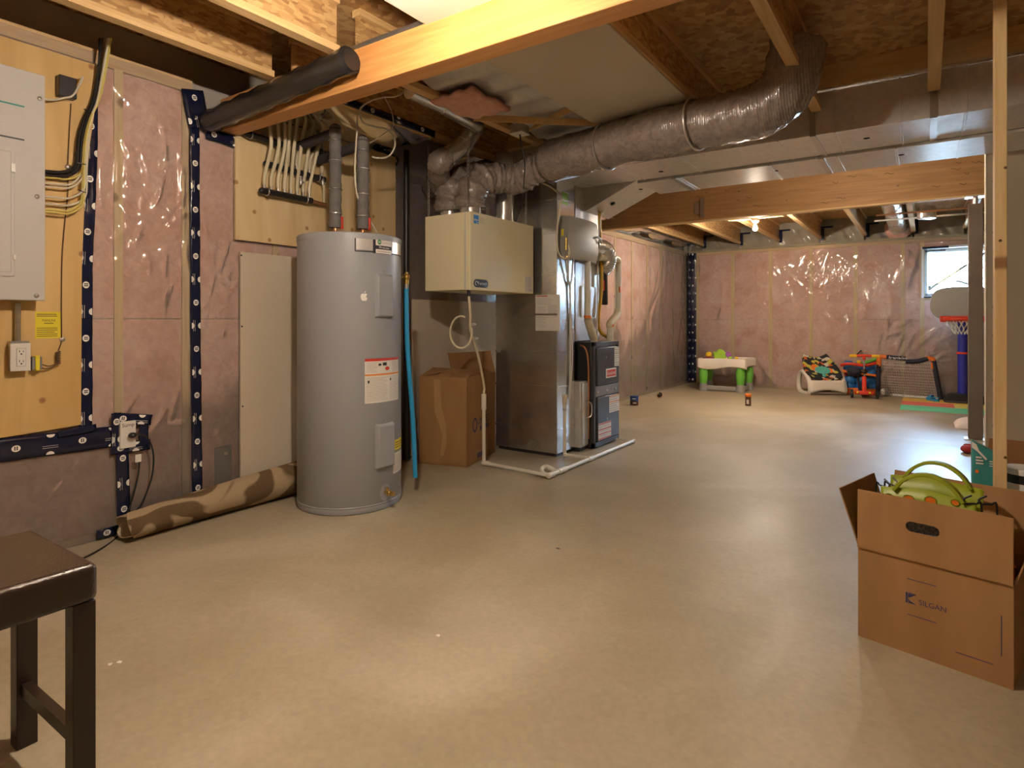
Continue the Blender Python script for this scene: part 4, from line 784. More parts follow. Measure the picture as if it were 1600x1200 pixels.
# loose white cable looping over the heater
L0 = 3.72
MB().tube(spline([(-3.16, 2.95, 1.83), ox(557, 300, -3.12), ox(558, 200, -3.12), ox(562, 172, -3.1), ox(578, 158, -3.08), ox(600, 152, -3.05), ox(625, 148, -3.0), ox(660, 120, -3.0)], 8), 0.006, 8).tube(spline([ox(562, 178, -3.1), ox(568, 192, -3.1), ox(585, 198, -3.1), ox(605, 202, -3.1), ox(616, 215, -3.1), ox(616, 232, -3.1), ox(606, 245, -3.1), ox(590, 247, -3.1), ox(582, 245, -3.15)], 8), 0.006, 8).build('loose_cable', 'wire_white', label='loose white cable looping in front of the sealed joist bay', cat='cable')
MB().tube(spline([ox(600, 150, -3.1), ox(612, 175, -3.1), ox(614, 198, -3.1), ox(602, 208, -3.12), ox(578, 224, -3.2)], 7), 0.004, 6).build('thin_cable', 'wire_white', label='thin brownish cable hanging beside the looped white cable', cat='cable')
# rolled carpet
def carpet_roll():
    a = oz(212, 851); b = V((-3.54, 3.02, 0)); t = thing('rolled_carpet', (a + b) / 2, 'rolled beige and brown patterned carpet lying along the wall', 'carpet')
    ax = b - a; ax.z = 0; Ln = ax.length; ax.normalize(); sd = V((-ax.y, ax.x, 0))   # sd points to the wall
    def prof(k, n, q, inner):          # spiral, flattened, growing along the roll
        s_ = k / n; ang = -1.5 * math.pi + s_ * 2 * math.pi * 2.15 ; rad = 1.0 - 0.36 * s_ - inner
        kx = 0.104 + 0.006 * q; kz = 0.076 + 0.054 * q
        return kx * rad * math.cos(ang), kz * rad * math.sin(ang), kz
    nS, nL = 64, 26; m = MB(); I = {}
    for lay, inn in ((0, 0.0), (1, 0.085)):
        for j in range(nL + 1):
            q = j / nL
            for k in range(nS + 1):
                x, z, kz = prof(k, nS, q, inn); p = a + ax * (Ln * q - 0.03 * math.sin(k * 0.3)) + sd * (0.104 + x + 0.012 * math.sin(q * 5)) + V((0, 0, kz + z + 0.001)); I[lay, j, k] = m.pt(p)
    for j in range(nL):
        for k in range(nS): m.f.append([I[0, j, k], I[0, j + 1, k], I[0, j + 1, k + 1], I[0, j, k + 1]])
    o = m
    o.build('pile_side', 'carpet', t, ang=80)
    m2 = MB(); m2.v = list(m.v)
    for j in range(nL):
        for k in range(nS): m2.f.append([I[1, j, k], I[1, j, k + 1], I[1, j + 1, k + 1], I[1, j + 1, k]])
    for k in range(nS): m2.f.append([I[0, 0, k], I[0, 0, k + 1], I[1, 0, k + 1], I[1, 0, k]]); m2.f.append([I[0, nL, k], I[1, nL, k], I[1, nL, k + 1], I[0, nL, k + 1]])
    for j in range(nL): m2.f.append([I[0, j, 0], I[1, j, 0], I[1, j + 1, 0], I[0, j + 1, 0]])
    m2.build('backing', 'carpet_back', t, ang=60)
carpet_roll()
# ================================================================== ventilator hanging on chains
HX, HX2, HY, HY2, HZ, HZ2 = -2.90, -3.37, 3.668, 4.575, 1.455, 2.06
hrv = thing('ventilator_unit', ((HX + HX2) / 2, (HY + HY2) / 2, HZ), 'cream heat recovery ventilator box hanging on chains from the joists', 'ventilator')
MB().box(HX2, HX - 0.03, HY, HY2, HZ, HZ2).build('cabinet', 'hrv_cream', hrv, bevel=0.004)
MB().box(HX - 0.028, HX, HY - 0.004, HY2 + 0.003, HZ - 0.003, HZ2 + 0.002).build('front_door', 'hrv_cream', hrv, bevel=0.006)
Ph = lambda u, v, off=0.0: V((HX + off, u, v))
def ph(px, py): q = ox(px, py, HX); return q.y, q.z
a, b = ph(740, 335), ph(755, 350); lb_ = MB().rect(Ph, a[0], ph(748, 340)[0], b[1] - 0.01, a[1], 0.0008).build('rating_label', 'print_blue', hrv)
m = MB().rect(Ph, a[0], ph(748, 340)[0], b[1] + 0.018, b[1] + 0.023, 0.0014).tube([Ph(a[0] + 0.01 + 0.05 * k / 8, a[1] - 0.05 + 0.018 * math.sin(k * 0.8), 0.001) for k in range(9)], 0.002, 4).build('star_print', 'print_white', lb_)
MB().lines(Ph, ph(749.5, 340)[0], ph(757, 340)[0], b[1], a[1] - 0.01, 6, 0.0008, 0.22).build('small_print', 'print_grey', lb_)
a, b = ph(740, 437), ph(762, 449); vm = (a[1] + b[1]) / 2; hh = 0.031
m = MB(); pts = [(a[0] + hh + hh * math.cos(q), vm + hh * math.sin(q)) for q in [math.pi / 2 + math.pi * k / 8 for k in range(9)]] + [(b[0] - hh + hh * math.cos(q), vm + hh * math.sin(q)) for q in [-math.pi / 2 + math.pi * k / 8 for k in range(9)]]
m.prism([Ph(u, v, 0.0) for u, v in pts], (0.004, 0, 0)); bg_ = m.build('brand_badge', 'print_dark', hrv)
m = MB().text(Ph, 'Fantech', a[0] + 0.60 * (b[0] - a[0]), vm, 0.036, 0.0046, (b[0] - a[0]) * 0.62).tube([Ph(a[0] + hh + 0.016 * math.cos(q), vm + 0.016 * math.sin(q), 0.005) for q in [6.2832 * k / 12 for k in range(10)]], 0.003, 5)
m.build('badge_text', 'print_white', bg_)
a, b = ph(820, 431), ph(832, 457); wl = MB().rect(Ph, a[0], b[0] - 0.01, b[1], a[1], 0.0008).build('data_label', 'paper', hrv); MB().lines(Ph, a[0] + 0.01, b[0] - 0.02, b[1] + 0.008, a[1] - 0.008, 11, 0.0014, 0.28).build('small_print', 'print_grey', wl)
MB().box(HX - 0.06, HX - 0.045, HY - 0.001, HY, HZ, HZ2).build('door_seam', 'print_faint', hrv)
for (x, y) in ((HX - 0.10, HY + 0.13), (HX2 + 0.13, HY + 0.16), (HX2 + 0.2, HY + 0.5), (HX - 0.12, HY + 0.62)):
    MB().cyl((x, y, HZ2), (x, y, HZ2 + 0.06), 0.085, n=24).build('duct_collar', 'galvanised_pipe', hrv)
MB().cyl((HX - 0.04, HY + 0.03, HZ - 0.05), (HX - 0.04, HY + 0.03, HZ), 0.014, n=12).build('drain_nipple', 'plastic_black', hrv)
# chains
def chain(p, ztop, label):
    m = MB(); z = p[2]; k = 0
    while z < ztop:
        r = 0.011; pts = []
        for q in range(10):
            a = 6.2832 * q / 10; u = 0.0085 * math.cos(a); w_ = 0.019 * math.sin(a)
            pts.append((p[0] + (u if k % 2 else 0), p[1] + (0 if k % 2 else u), z + w_ + 0.01))
        m.tube(pts, 0.003, 5, closed=True); z += 0.028; k += 1
    m.build('hanging_chain', 'steel', label=label, cat='chain', group='ventilator chains')
chain((HX - 0.02, HY - 0.004, HZ2), 2.645, 'steel chain holding the front corner of the cream ventilator')
chain((HX2 + 0.03, HY + 0.01, HZ2), 2.645, 'steel chain holding the wall-side corner of the cream ventilator')
chain((HX - 0.04, HY2 - 0.06, HZ2), 2.62, 'steel chain holding the corner of the cream ventilator nearest the duct')
# flexible ducts
def flexduct(pts, r, label, n=10, ring=0.035, seg=24, bunch=0.012, group='insulated flexible ducts'):
    P = spline(pts, n); t = thing('flexible_duct', P[0], label, 'duct', group); m = MB(); s_ = 0; rr = []
    for i, p in enumerate(P):
        if i: s_ += (P[i] - P[i - 1]).length
        rr.append(r + bunch * math.sin(s_ / ring) * (0.6 + 0.4 * math.sin(s_ * 7)) + bunch * 0.5 * math.sin(s_ / ring * 2.3 + 1))
    m.tube(P, rr, seg); q = m.v
    for i, v in enumerate(q):
        k = i % seg; j = i // seg; a = 0.006 * math.sin(k * 1.7 + j * 0.9) + 0.004 * math.sin(k * 2.9 - j * 0.5); c = P[min(j, len(P) - 1)]; d = v - c
        if d.length > 1e-4: q[i] = v + d.normalized() * a
    m.build('insulated_jacket', 'flex', t, ang=180); return t
h1 = V((HX - 0.10, HY + 0.13, HZ2 + 0.05))
A = oz(858, 253, 2.48)
flexduct([h1, h1 + V((0.0, 0.0, 0.07)), ox(743, 290, -2.97), ox(760, 279, -2.93), ox(785, 279, -2.86), ox(810, 280, -2.76), ox(832, 266, -2.62), A + V((-0.02, 0.02, 0.0))], 0.118, 'crinkled grey flexible duct arching off the ventilator front corner', 14, 0.02, 26, 0.011)
h2 = V((HX2 + 0.13, HY + 0.16, HZ2 + 0.05))
flexduct([h2, h2 + V((0, 0, 0.10)), h2 + V((0.0, 0.03, 0.20)), h2 + V((0.0, 0.16, 0.30)), h2 + V((0.0, 0.36, 0.36)), h2 + V((-0.05, 0.6, 0.44)), h2 + V((-0.1, 0.8, 0.5))], 0.125, 'crinkled grey flexible duct bending from the ventilator into the wall', 14, 0.022, 26, 0.010)
B1, B2, B3, B4 = A, oz(965, 224, 2.48), oz(1075, 197, 2.48), oz(1150, 182, 2.48)
fd = flexduct([A, B2, B3, B4, B4 + V((0.16, 0.0, 0.02)), B4 + V((0.30, -0.02, 0.12)), B4 + V((0.36, -0.03, 0.36))], 0.158, 'long grey insulated duct sleeve slung under the joists', 16, 0.12, 30, 0.006)
for p, d in ((oz(948, 229, 2.48), 0), (oz(1088, 193, 2.48), 0)):
    t = (B3 - B2).normalized(); e1 = t.cross(V((0, 0, 1))).normalized(); e2 = V((0, 0, 1))
    MB().tube([p + (e1 * math.cos(q) + e2 * math.sin(q)) * 0.166 for q in [6.2832 * k / 28 for k in range(28)]], 0.009, 6, closed=True).build('strap', 'steel', fd)
# galvanised round pipes above the ventilator
def rpipe(pts, r, label, joints=(), cat='duct', n=6):
    P = spline(pts, n) if len(pts) > 2 else [V(p) for p in pts]; t = thing('round_duct', P[0], label, cat, 'round galvanised ducts')
    MB().tube(P, r, 26).build('pipe', 'galvanised_pipe', t)
    for f in joints:
        i = int(f * (len(P) - 1)); i = min(max(i, 0), len(P) - 2); d = (P[i + 1] - P[i]); p = P[i] + d * (f * (len(P) - 1) - i); d.normalize()
        e1 = d.cross(V((0.3, 0.5, 1))).normalized(); e2 = d.cross(e1); MB().tube([p + (e1 * math.cos(q) + e2 * math.sin(q)) * (r + 0.001) for q in [6.2832 * k / 26 for k in range(26)]], 0.005, 6, closed=True).build('crimped_joint', 'galvanised_pipe', t)
    return t
q = V((HX - 0.13, HY + 0.64, HZ2 + 0.04)); rpipe([q, q + V((0, 0, 0.56))], 0.08, 'galvanised pipe standing on the ventilator behind the arched flexible duct', (0.5, 0.72))
p1, p2, p3 = ox(694, 249, -3.12), ox(724, 226, -3.05), ox(740, 200, -3.0)
rpipe([p1, p2, p3, p3 + V((0.02, 0.03, 0.14))], 0.075, 'galvanised elbow tilting down over the wall-side flexible duct', (0.06, 0.35, 0.66))
rpipe([ox(640, 142, -2.9), ox(690, 166, -2.9), ox(746, 196, -2.9)], 0.055, 'long dull galvanised pipe running along the strand board joist', (0.5,))
flexduct([p1 + (p1 - p2).normalized() * 0.0, p1 + (p1 - p2) * 0.25, V((-3.32, p1.y + 0.16, p1.z - 0.10)), V((-3.62, p1.y + 0.42, p1.z - 0.10))], 0.088, 'dark flexible duct joining the galvanised elbow to the wall', 10, 0.03, 20, 0.006)
# thermostat transformer box with cable on the joist
q = oz(812, 202, 2.62); jbx = thing('joist_junction_box', q, 'small steel junction box under the joist with cables hanging', 'junction box')
MB().box(q.x - 0.05, q.x + 0.05, q.y - 0.05, q.y + 0.05, 2.59, 2.65).build('box', 'steel', jbx, bevel=0.003); MB().box(q.x - 0.056, q.x + 0.056, q.y - 0.056, q.y + 0.056, 2.582, 2.59).build('cover', 'plastic_white', jbx)
MB().tube(spline([(q.x, q.y, 2.585), (q.x + 0.02, q.y + 0.03, 2.4), (q.x + 0.01, q.y + 0.05, 2.3), ox(815, 320, HX - 0.1), ox(806, 346, HX - 0.1)], 7), 0.005, 7).build('black_cord', 'wire_black', jbx)
# condensate tube from the ventilator
dt = thing('drain_tube', ox(757, 628, -3.06), 'clear drain tube looping from the ventilator down to white pipe', 'tube')
d0 = V((HX - 0.04, HY + 0.03, HZ - 0.04)); pe = oz(756, 722, 0.03); pe.z = 0.60
MB().tube(spline([d0, d0 + V((0.0, 0.02, -0.15)), d0 + V((-0.02, 0.05, -0.28)), d0.lerp(pe, 0.6), pe + V((0.0, 0.0, 0.08)), pe], 8), 0.010, 8).build('tube', 'pvc_yellow', dt)
c = d0 + V((-0.06, -0.02, -0.27)); MB().tube([c + V((0.0, 0.0, 0)) + RV * (0.085 * math.cos(q)) + V((0, 0, 0.125 * math.sin(q) - 0.02)) for q in [1.2 + 5.4 * k / 30 for k in range(31)]], 0.008, 8).build('loop', 'pvc_yellow', dt)
for f in (0.28, 0.42): p = d0.lerp(pe, f) + V((0, 0, 0)); MB().tube([p + RV * (0.022 * math.cos(q)) + V((0, 0.0, 0.006 * math.sin(q))) for q in [6.2832 * k / 10 for k in range(10)]], 0.004, 5, closed=True).build('zip_tie', 'plastic_white', dt)

# ================================================================== sheet-metal trunk ducts and plenums
def rectduct(name, label, x0, x1, y0, y1, z0, z1, seams=(), hangers=(), m_='galvanised', axis='x', group='sheet-metal ducts'):
    t = thing(name, ((x0 + x1) / 2, (y0 + y1) / 2, z0), label, 'duct', group)
    MB().box(x0, x1, y0, y1, z0, z1).build('sheet_metal', m_, t, bevel=0.004)
    for s_ in seams:
        e = 0.004; m = MB()
        if axis == 'x': m.box(s_ - 0.008, s_ + 0.008, y0 - e, y1 + e, z0 - e, z1 + e)
        else: m.box(x0 - e, x1 + e, y0 - e, y1 + e, s_ - 0.009, s_ + 0.009)
        m.build('seam', m_, t, bevel=0.002)
    for s_ in hangers: MB().box(s_ - 0.02, s_ + 0.02, y0 - 0.007, y1 + 0.007, z0 - 0.007, z1 + 0.02).build('hanger_strap', 'steel', t)
    return t
DZ = 2.50
drop = rectduct('return_drop_duct', 'tall galvanised return duct standing beside the furnace', -3.37, -2.70, 4.65, 4.97, 0.03, DZ, (0.24, 0.62, 0.93, 1.27, 1.63, 2.0, 2.3), m_='galvanised_smooth', axis='z')
Pd = plane((0, 4.65, 0), (1, 0, 0), (0, 0, 1))
a, b = oy(837, 461, 4.65), oy(875, 517, 4.65); pdoc = thing('installation_sheet', (a.x, 4.65, b.z), 'white printed sheet taped to the tall return duct', 'sheet')
MB().box(a.x, b.x, 4.647, 4.6495, b.z, a.z).build('paper', 'paper', pdoc); wv_, hv = b.x - a.x, a.z - b.z
Pq = plane((a.x, 4.6465, b.z), (1, 0, 0), (0, 0, 1))
MB().rect(Pq, 0.01, wv_ * 0.5, hv * 0.95, hv * 0.975).build('red_heading', 'print_red', pdoc)
MB().lines(Pq, 0.01, wv_ * 0.7, hv * 0.72, hv * 0.92, 6, 0, 0.2).lines(Pq, 0.01, wv_ * 0.45, hv * 0.08, hv * 0.68, 16, 0, 0.2, 5).lines(Pq, wv_ * 0.52, wv_ - 0.02, hv * 0.42, hv * 0.72, 9, 0, 0.3, 6).rect(Pq, 0.01, wv_ - 0.02, hv * 0.38, hv * 0.386).build('small_print', 'print_grey', pdoc)
a = ox(878, 299, -2.70); MB().box(-2.70, -2.6985, a.y, a.y + 0.11, a.z - 0.11, a.z).build('inspection_sticker', 'print_lime', drop)
sx = [ -2.6 + 0.64 * k for k in range(10)]
ret = rectduct('return_trunk_duct', 'long galvanised return trunk with its side toward the grey insulated sleeve', -3.37, 3.6, 4.65, 5.24, DZ, 2.79, [oy(a, 210, 4.65).x for a in (965, 1060, 1215, 1304, 1406, 1510)] + [1.2, 1.9, 2.6], [oy(a, 210, 4.65).x for a in (1270, 1459)])
sup = rectduct('supply_trunk_duct', 'galvanised supply trunk between the return trunk and the timber beam', -2.2, 3.6, 5.265, 5.84, DZ - 0.018, 2.79, [oz(a, b, DZ).x for a, b in ((1080, 285), (1208, 262), (1315, 255), (1402, 240), (1500, 220))] + [1.4, 2.2], [oz(a, b, DZ).x for a, b in ((1287, 252), (1028, 262))])
m = MB(); 
for a, b in ((1033, 268), (1354, 216)): q = oz(a, b, DZ); MB().cyl(q + V((0, 0, -0.0015)), q + V((0, 0, 0.001)), 0.022, n=14).build('damper_hole', 'hole_black', ret)
for a, b in ((1001, 296), (1212, 267), (1408, 242)): q = oz(a, b, DZ - 0.018); MB().cyl(q + V((0, 0, -0.0015)), q + V((0, 0, 0.001)), 0.022, n=14).build('damper_hole', 'hole_black', sup)
plen = thing('supply_plenum', (-3.0, 5.35, 1.02), 'bright galvanised plenum rising from the dark furnace to the trunk', 'plenum', 'sheet-metal ducts')
MB().box(-3.3, -2.76, 5.10, 5.62, 1.015, 2.52).build('sheet_metal', 'galvanised', plen, bevel=0.004)
MB().hexa([(-2.76, 5.28, 2.28), (-2.75, 5.28, 2.28), (-2.75, 5.82, 2.28), (-2.76, 5.82, 2.28), (-2.76, 5.28, 2.52), (-2.2, 5.28, 2.52), (-2.2, 5.82, 2.52), (-2.76, 5.82, 2.52)]).build('sloped_takeoff', 'galvanised', plen, bevel=0.003)
q = ray(935, 316); MB().cyl((-2.545, 5.47, 2.368), (-2.540, 5.47, 2.358), 0.022, n=12).build('damper_hole', 'hole_black', plen)
MB().box(-2.757, -2.74, 5.2, 5.5, 1.25, 1.55).build('access_panel', 'galvanised', plen, bevel=0.003)
# humidifier
hm = thing('humidifier', (-2.65, 5.0, 1.78), 'grey bypass humidifier hung on the side of the tall duct', 'humidifier')
prof = [(4.70, -2.70), (4.70, -2.61), (4.78, -2.585), (4.95, -2.565), (5.12, -2.57), (5.27, -2.60), (5.38, -2.66), (5.42, -2.70)]
m = MB(); nS = len(prof); rows = []
for z, k in ((1.775, 0.55), (1.80, 0.8), (1.86, 1.0), (2.06, 1.0), (2.13, 0.85), (2.15, 0.7)):
    rows.append([m.pt((-2.70 + (x + 2.70) * (k if x > -2.70 else 1), y, z)) for y, x in prof])
for A_, B_ in zip(rows[:-1], rows[1:]):
    for k in range(nS): l = (k + 1) % nS; m.f.append([A_[k], B_[k], B_[l], A_[l]])
m.f.append(rows[0]); m.f.append(rows[-1][::-1]); m.build('housing', 'humid', hm, ang=35)
MB().box(-2.70, -2.612, 4.692, 4.702, 1.79, 2.14).build('side_panel', 'humid_side', hm); MB().box(-2.68, -2.655, 4.689, 4.692, 1.97, 2.03).build('warning_label', 'paper_yellow', hm)
MB().tube(spline([(-2.585, 5.30, 1.96), (-2.56, 5.24, 1.99), (-2.56, 5.16, 2.0), (-2.575, 5.10, 1.985)], 5), 0.010, 8).build('handle', 'steel', hm)
MB().cyl((-2.63, 4.71, 1.78), (-2.63, 4.71, 1.86), 0.016, n=10).cyl((-2.63, 4.69, 1.84), (-2.63, 4.69, 1.95), 0.010, n=10).build('water_valve', 'brass', hm)
P = spline([(-2.70, 5.36, 1.95), (-2.66, 5.52, 1.93), (-2.66, 5.62, 1.86), (-2.70, 5.66, 1.78), (-2.74, 5.66, 1.74)], 10)
MB().tube(P, [0.078 + 0.006 * (i % 2) for i in range(len(P))], 20).build('bypass_hose', 'galvanised_pipe', hm)
MB().tube(spline([(-2.66, 4.66, 2.32), (-2.64, 4.60, 2.2), (-2.66, 4.58, 2.0), (-2.66, 4.6, 1.82), (-2.63, 4.66, 1.76), (-2.60, 4.70, 1.80), (-2.61, 4.70, 1.88)], 7), 0.008, 8).tube(spline([(-2.66, 4.66, 2.32), (-2.75, 4.62, 2.40), (-2.82, 4.58, 2.44)], 5), 0.008, 8).build('feed_tube', 'pvc_yellow', hm)
m = MB()
for dy in (0.0, 0.1): m.tube(spline([(-2.66, 4.78 + dy, 1.78), (-2.68, 4.82 + dy * 0.6, 1.6), (-2.685, 4.86, 1.45), (-2.685, 4.86 + dy * 0.4, 0.9), (-2.685, 4.85, 0.5)], 6), 0.009, 7)
m.build('drain_tube', 'plastic_white', hm)
# furnace
FX, FX2, FY, FY2, FZ = -2.575, -3.3, 5.125, 5.685, 1.01
fu = thing('furnace', ((FX + FX2) / 2, (FY + FY2) / 2, 0), 'dark grey gas furnace with two front doors beside tall duct', 'furnace')
MB().box(FX2, FX - 0.03, FY, FY2, 0.015, FZ).build('casing', 'furnace_side', fu, bevel=0.004)
MB().box(FX - 0.03, FX, FY, FY + 0.035, 0.015, FZ).box(FX - 0.03, FX, FY2 - 0.02, FY2, 0.015, FZ).box(FX - 0.03, FX, FY, FY2, FZ - 0.04, FZ).box(FX - 0.03, FX, FY, FY2, 0.015, 0.06).build('front_frame', 'furnace_dark', fu, bevel=0.003)
Pfu = lambda u, v, off=0.0: V((FX + 0.014 + off, u, v))
d1 = MB().box(FX - 0.025, FX + 0.014, FY + 0.05, FY2 - 0.025, 0.595, 0.955).build('upper_door', 'furnace_dark', fu, bevel=0.008); d2 = MB().box(FX - 0.025, FX + 0.014, FY + 0.05, FY2 - 0.025, 0.07, 0.485).build('lower_door', 'furnace_dark', fu, bevel=0.008)
mid = MB().box(FX - 0.028, FX + 0.004, FY + 0.03, FY2 - 0.02, 0.49, 0.59).build('control_strip', 'plastic_grey', fu, bevel=0.003)
for y in (0.06, 0.27, 0.46): MB().lathe((FX + 0.004, FY + y, 0.535), [(0.014, 0), (0.012, 0.008), (0.0, 0.009)], 12, (1, 0, 0)).build('screw', 'screw', mid)
ub, vb_ = FY + 0.34, 0.70
bd2 = MB().box(FX + 0.014, FX + 0.018, ub - 0.115, ub + 0.115, vb_ - 0.045, vb_ + 0.045).build('brand_badge', 'print_white', d1, bevel=0.012)
MB().rect(Pfu, ub - 0.10, ub + 0.10, vb_ - 0.033, vb_ + 0.033, 0.0046).build('badge_field', 'print_red', bd2); MB().text(Pfu, 'Goodman', ub, vb_, 0.05, 0.0052, 0.19).build('badge_text', 'print_white', bd2)
def flabel(par, u0, u1, v0, v1, bars, mt='print_red', n=8):
    l = MB().box(FX + 0.014, FX + 0.0152, u0, u1, v0, v1).build('instruction_label', 'paper', par); MB().lines(Pfu, u0 + 0.008, u1 - 0.008, v0 + 0.006, v1 - 0.006, n, 0.0018, 0.28).build('small_print', 'print_grey', l)
    m = MB()
    for b_ in bars: m.rect(Pfu, u0, u1, v0 + (v1 - v0) * b_ - 0.004, v0 + (v1 - v0) * b_ + 0.004, 0.0022)
    m.build('heading_bars', mt, l)
flabel(d1, FY2 - 0.14, FY2 - 0.03, 0.76, 0.945, (0.2, 0.45, 0.7, 0.9), 'print_grey'); flabel(d2, FY + 0.30, FY2 - 0.03, 0.31, 0.475, (0.62, 0.97), 'print_orange', 7); flabel(d2, FY + 0.065, FY + 0.345, 0.075, 0.235, (0.05, 0.35, 0.6, 0.95), 'print_red', 7)
for y, z, pr in ((0.24, 0.86, d1), (0.26, 0.26, d2)): MB().ell(Pfu, FY + y, z, 0.008, 0.014, 0.001).build('latch', 'screw', pr)
MB().tube(spline([(-2.72, FY - 0.004, 0.98), (-2.66, FY - 0.012, 0.95), (-2.63, FY - 0.014, 0.85), (-2.625, FY - 0.012, 0.6), (-2.63, FY - 0.012, 0.1)], 6), 0.010, 8).build('electrical_conduit', 'copper', fu)
fr_ = thing('filter_rack', (-2.95, 5.05, 0), 'galvanised filter rack with wire handle between duct and furnace', 'filter rack')
MB().box(-3.3, -2.64, 4.975, 5.12, 0.035, 0.645).build('housing', 'galvanised', fr_, bevel=0.004); MB().box(-2.64, -2.625, 5.0, 5.105, 0.05, 0.63).build('filter_door', 'galvanised', fr_, bevel=0.004)
MB().tube(spline([(-2.625, 5.06, 0.30), (-2.59, 5.09, 0.32), (-2.585, 5.10, 0.38), (-2.59, 5.09, 0.44), (-2.625, 5.06, 0.46)], 5), 0.007, 8).build('handle', 'steel', fr_)
MB().box(-3.3, -2.65, 4.98, 5.11, 0.0, 0.035).build('foot', 'furnace_side', fr_); MB().box(-3.35, -2.72, 4.67, 4.96, 0.0, 0.03).build('foot', 'furnace_side', drop); MB().box(-3.28, -2.62, 5.15, 5.66, 0.0, 0.015).build('foot', 'furnace_side', fu)
# PVC vent and intake
def pvc(pts, r, label, coup=(), mt='pvc', name='pvc_pipe', rad=None):
    P = [V(p) for p in pts]; t = thing(name, P[-1], label, 'pipe'); MB().tube(spline(P, 8), r, 18).build('pipe', mt, t)
    for a, b in coup: MB().cyl(a, b, r * 1.18, n=18).build('coupling', mt, t)
    return t
XVp = -2.66
a, b, c, d = ox(918, 400, XVp), ox(918, 498, XVp), ox(923, 515, XVp), ox(928, 530, XVp)
v1_ = thing('vent_pipe', d, 'white plastic vent pipe from furnace top up under the humidifier', 'pipe', 'furnace plastic pipes'); MB().tube([a, b], 0.030, 18).build('pipe', 'pvc', v1_); MB().tube(spline([b, c, d, V((d.x, d.y, 1.005))], 6), 0.037, 18).build('elbow', 'pvc_yellow', v1_); MB().cyl(b + V((0, 0, 0.005)), b + V((0, 0, 0.03)), 0.036, n=18).build('primer_band', 'toy_orange', v1_)
a, b, c, d = ox(936, 402, XVp), ox(966, 412, XVp), ox(966, 486, XVp), ox(953, 506, XVp)
v2_ = thing('vent_pipe', d, 'white plastic vent pipe with offset elbows beside the yellow gas line', 'pipe', 'furnace plastic pipes'); MB().tube(spline([a, ox(955, 402, XVp), ox(964, 405, XVp), b], 6), 0.036, 18).build('elbow', 'pvc_yellow', v2_); MB().tube([b, c], 0.032, 18).build('pipe', 'pvc', v2_)
MB().tube(spline([c, ox(964, 492, XVp), ox(957, 500, XVp), d, V((d.x, d.y, d.z - 0.04))], 6), 0.038, 18).build('elbow', 'pvc_yellow', v2_); MB().tube([d, V((d.x, d.y, 1.008))], 0.032, 18).build('pipe', 'pvc', v2_); MB().cyl(d + V((0, 0, -0.03)), d + V((0, 0, -0.005)), 0.04, n=18).build('primer_band', 'toy_orange', v2_); p = c.lerp(b, 0.45); MB().box(p.x + 0.02, p.x + 0.034, p.y - 0.03, p.y + 0.0, p.z - 0.03, p.z + 0.03).build('tag', 'toy_orange', v2_)
XG = -2.71
MB().tube(spline([ox(944, 300, XG), ox(938, 320, XG), ox(937, 345, XG), ox(939, 400, XG), ox(940, 450, XG), ox(935, 500, XG), ox(938, 518, XG), ox(948, 526, XG), ox(953, 529, XG)], 7), 0.017, 12).build('gas_line', 'gas_yellow', label='yellow gas line bending down behind the vent pipes', cat='pipe')
MB().tube(spline([ox(945, 325, XG + 0.03), ox(938, 345, XG + 0.03), ox(934, 420, XG + 0.03), ox(933, 520, XG + 0.03), (-2.74, 5.5, 1.02)], 7), 0.007, 8).build('control_cable', 'wire_white', label='thin white control cable beside the yellow gas line', cat='cable')
# spirit level leaning on the wall behind
a, b = ox(942, 417, X0 + 0.09), ox(943, 476, X0 + 0.06); lv = thing('spirit_level', b, 'black spirit level with red bands on the pink wall behind furnace', 'level')
MB().bar(a, b, 0.045, 0.12, (1, 0, 0)).build('body', 'plastic_black', lv, bevel=0.004); MB().bar(a.lerp(b, 0.35), a.lerp(b, 0.62), 0.05, 0.07, (1, 0, 0)).build('band', 'toy_red', lv)
# condensate piping on the floor
XR = -2.39
cp = thing('condensate_piping', (XR, 4.8, 0), 'white plastic condensate pipe run lying around the furnace base', 'pipe')
pz = 0.024; A0 = oz(756, 722, 0.03); yb = A0.y
MB().tube([(A0.x, yb, 0.50), (A0.x, yb, pz)], 0.0145, 14).tube([(A0.x, yb, pz), (XR, 3.99, pz)], 0.0145, 14).tube([(XR, 3.99, pz), (XR, 5.63, pz)], 0.0165, 14).tube([(XR, 5.60, pz), (-2.56, 5.60, pz)], 0.0145, 14).tube([(XR, 4.69, pz), (-2.62, 4.69, pz), (-2.645, 4.69, pz), (-2.645, 4.69, 0.5)], 0.0145, 14).build('pipe', 'pvc', cp)
for f_ in (MB().cyl((A0.x, yb, 0.47), (A0.x, yb, 0.60), 0.021, n=14), MB().ball((A0.x, yb, pz), 0.023, 14, 8), MB().ball((XR, 3.99, pz), 0.024, 14, 8), MB().ball((XR, 5.62, pz), 0.024, 14, 8), MB().cyl((XR, 4.65, pz), (XR, 4.74, pz), 0.022, n=14), MB().ball((-2.64, 4.69, pz), 0.022, 14, 8), MB().cyl((XR, 3.99, pz), (XR, 4.06, pz), 0.022, n=14), MB().cyl((XR, 4.14, pz), (XR, 4.26, pz), 0.022, n=14), MB().cyl((A0.x + 0.01, yb, pz), (A0.x + 0.06, yb, pz), 0.02, n=14)): f_.build('fitting', 'pvc', cp)
pass; MB().tube(spline([(XR, 4.12, pz), (XR - 0.05, 4.14, pz + 0.01), (XR - 0.10, 4.12, pz + 0.03), (XR - 0.11, 4.06, pz + 0.02), (XR - 0.06, 4.02, pz), (XR, 4.01, pz)], 6), 0.018, 12).build('trap_bend', 'pvc', cp)
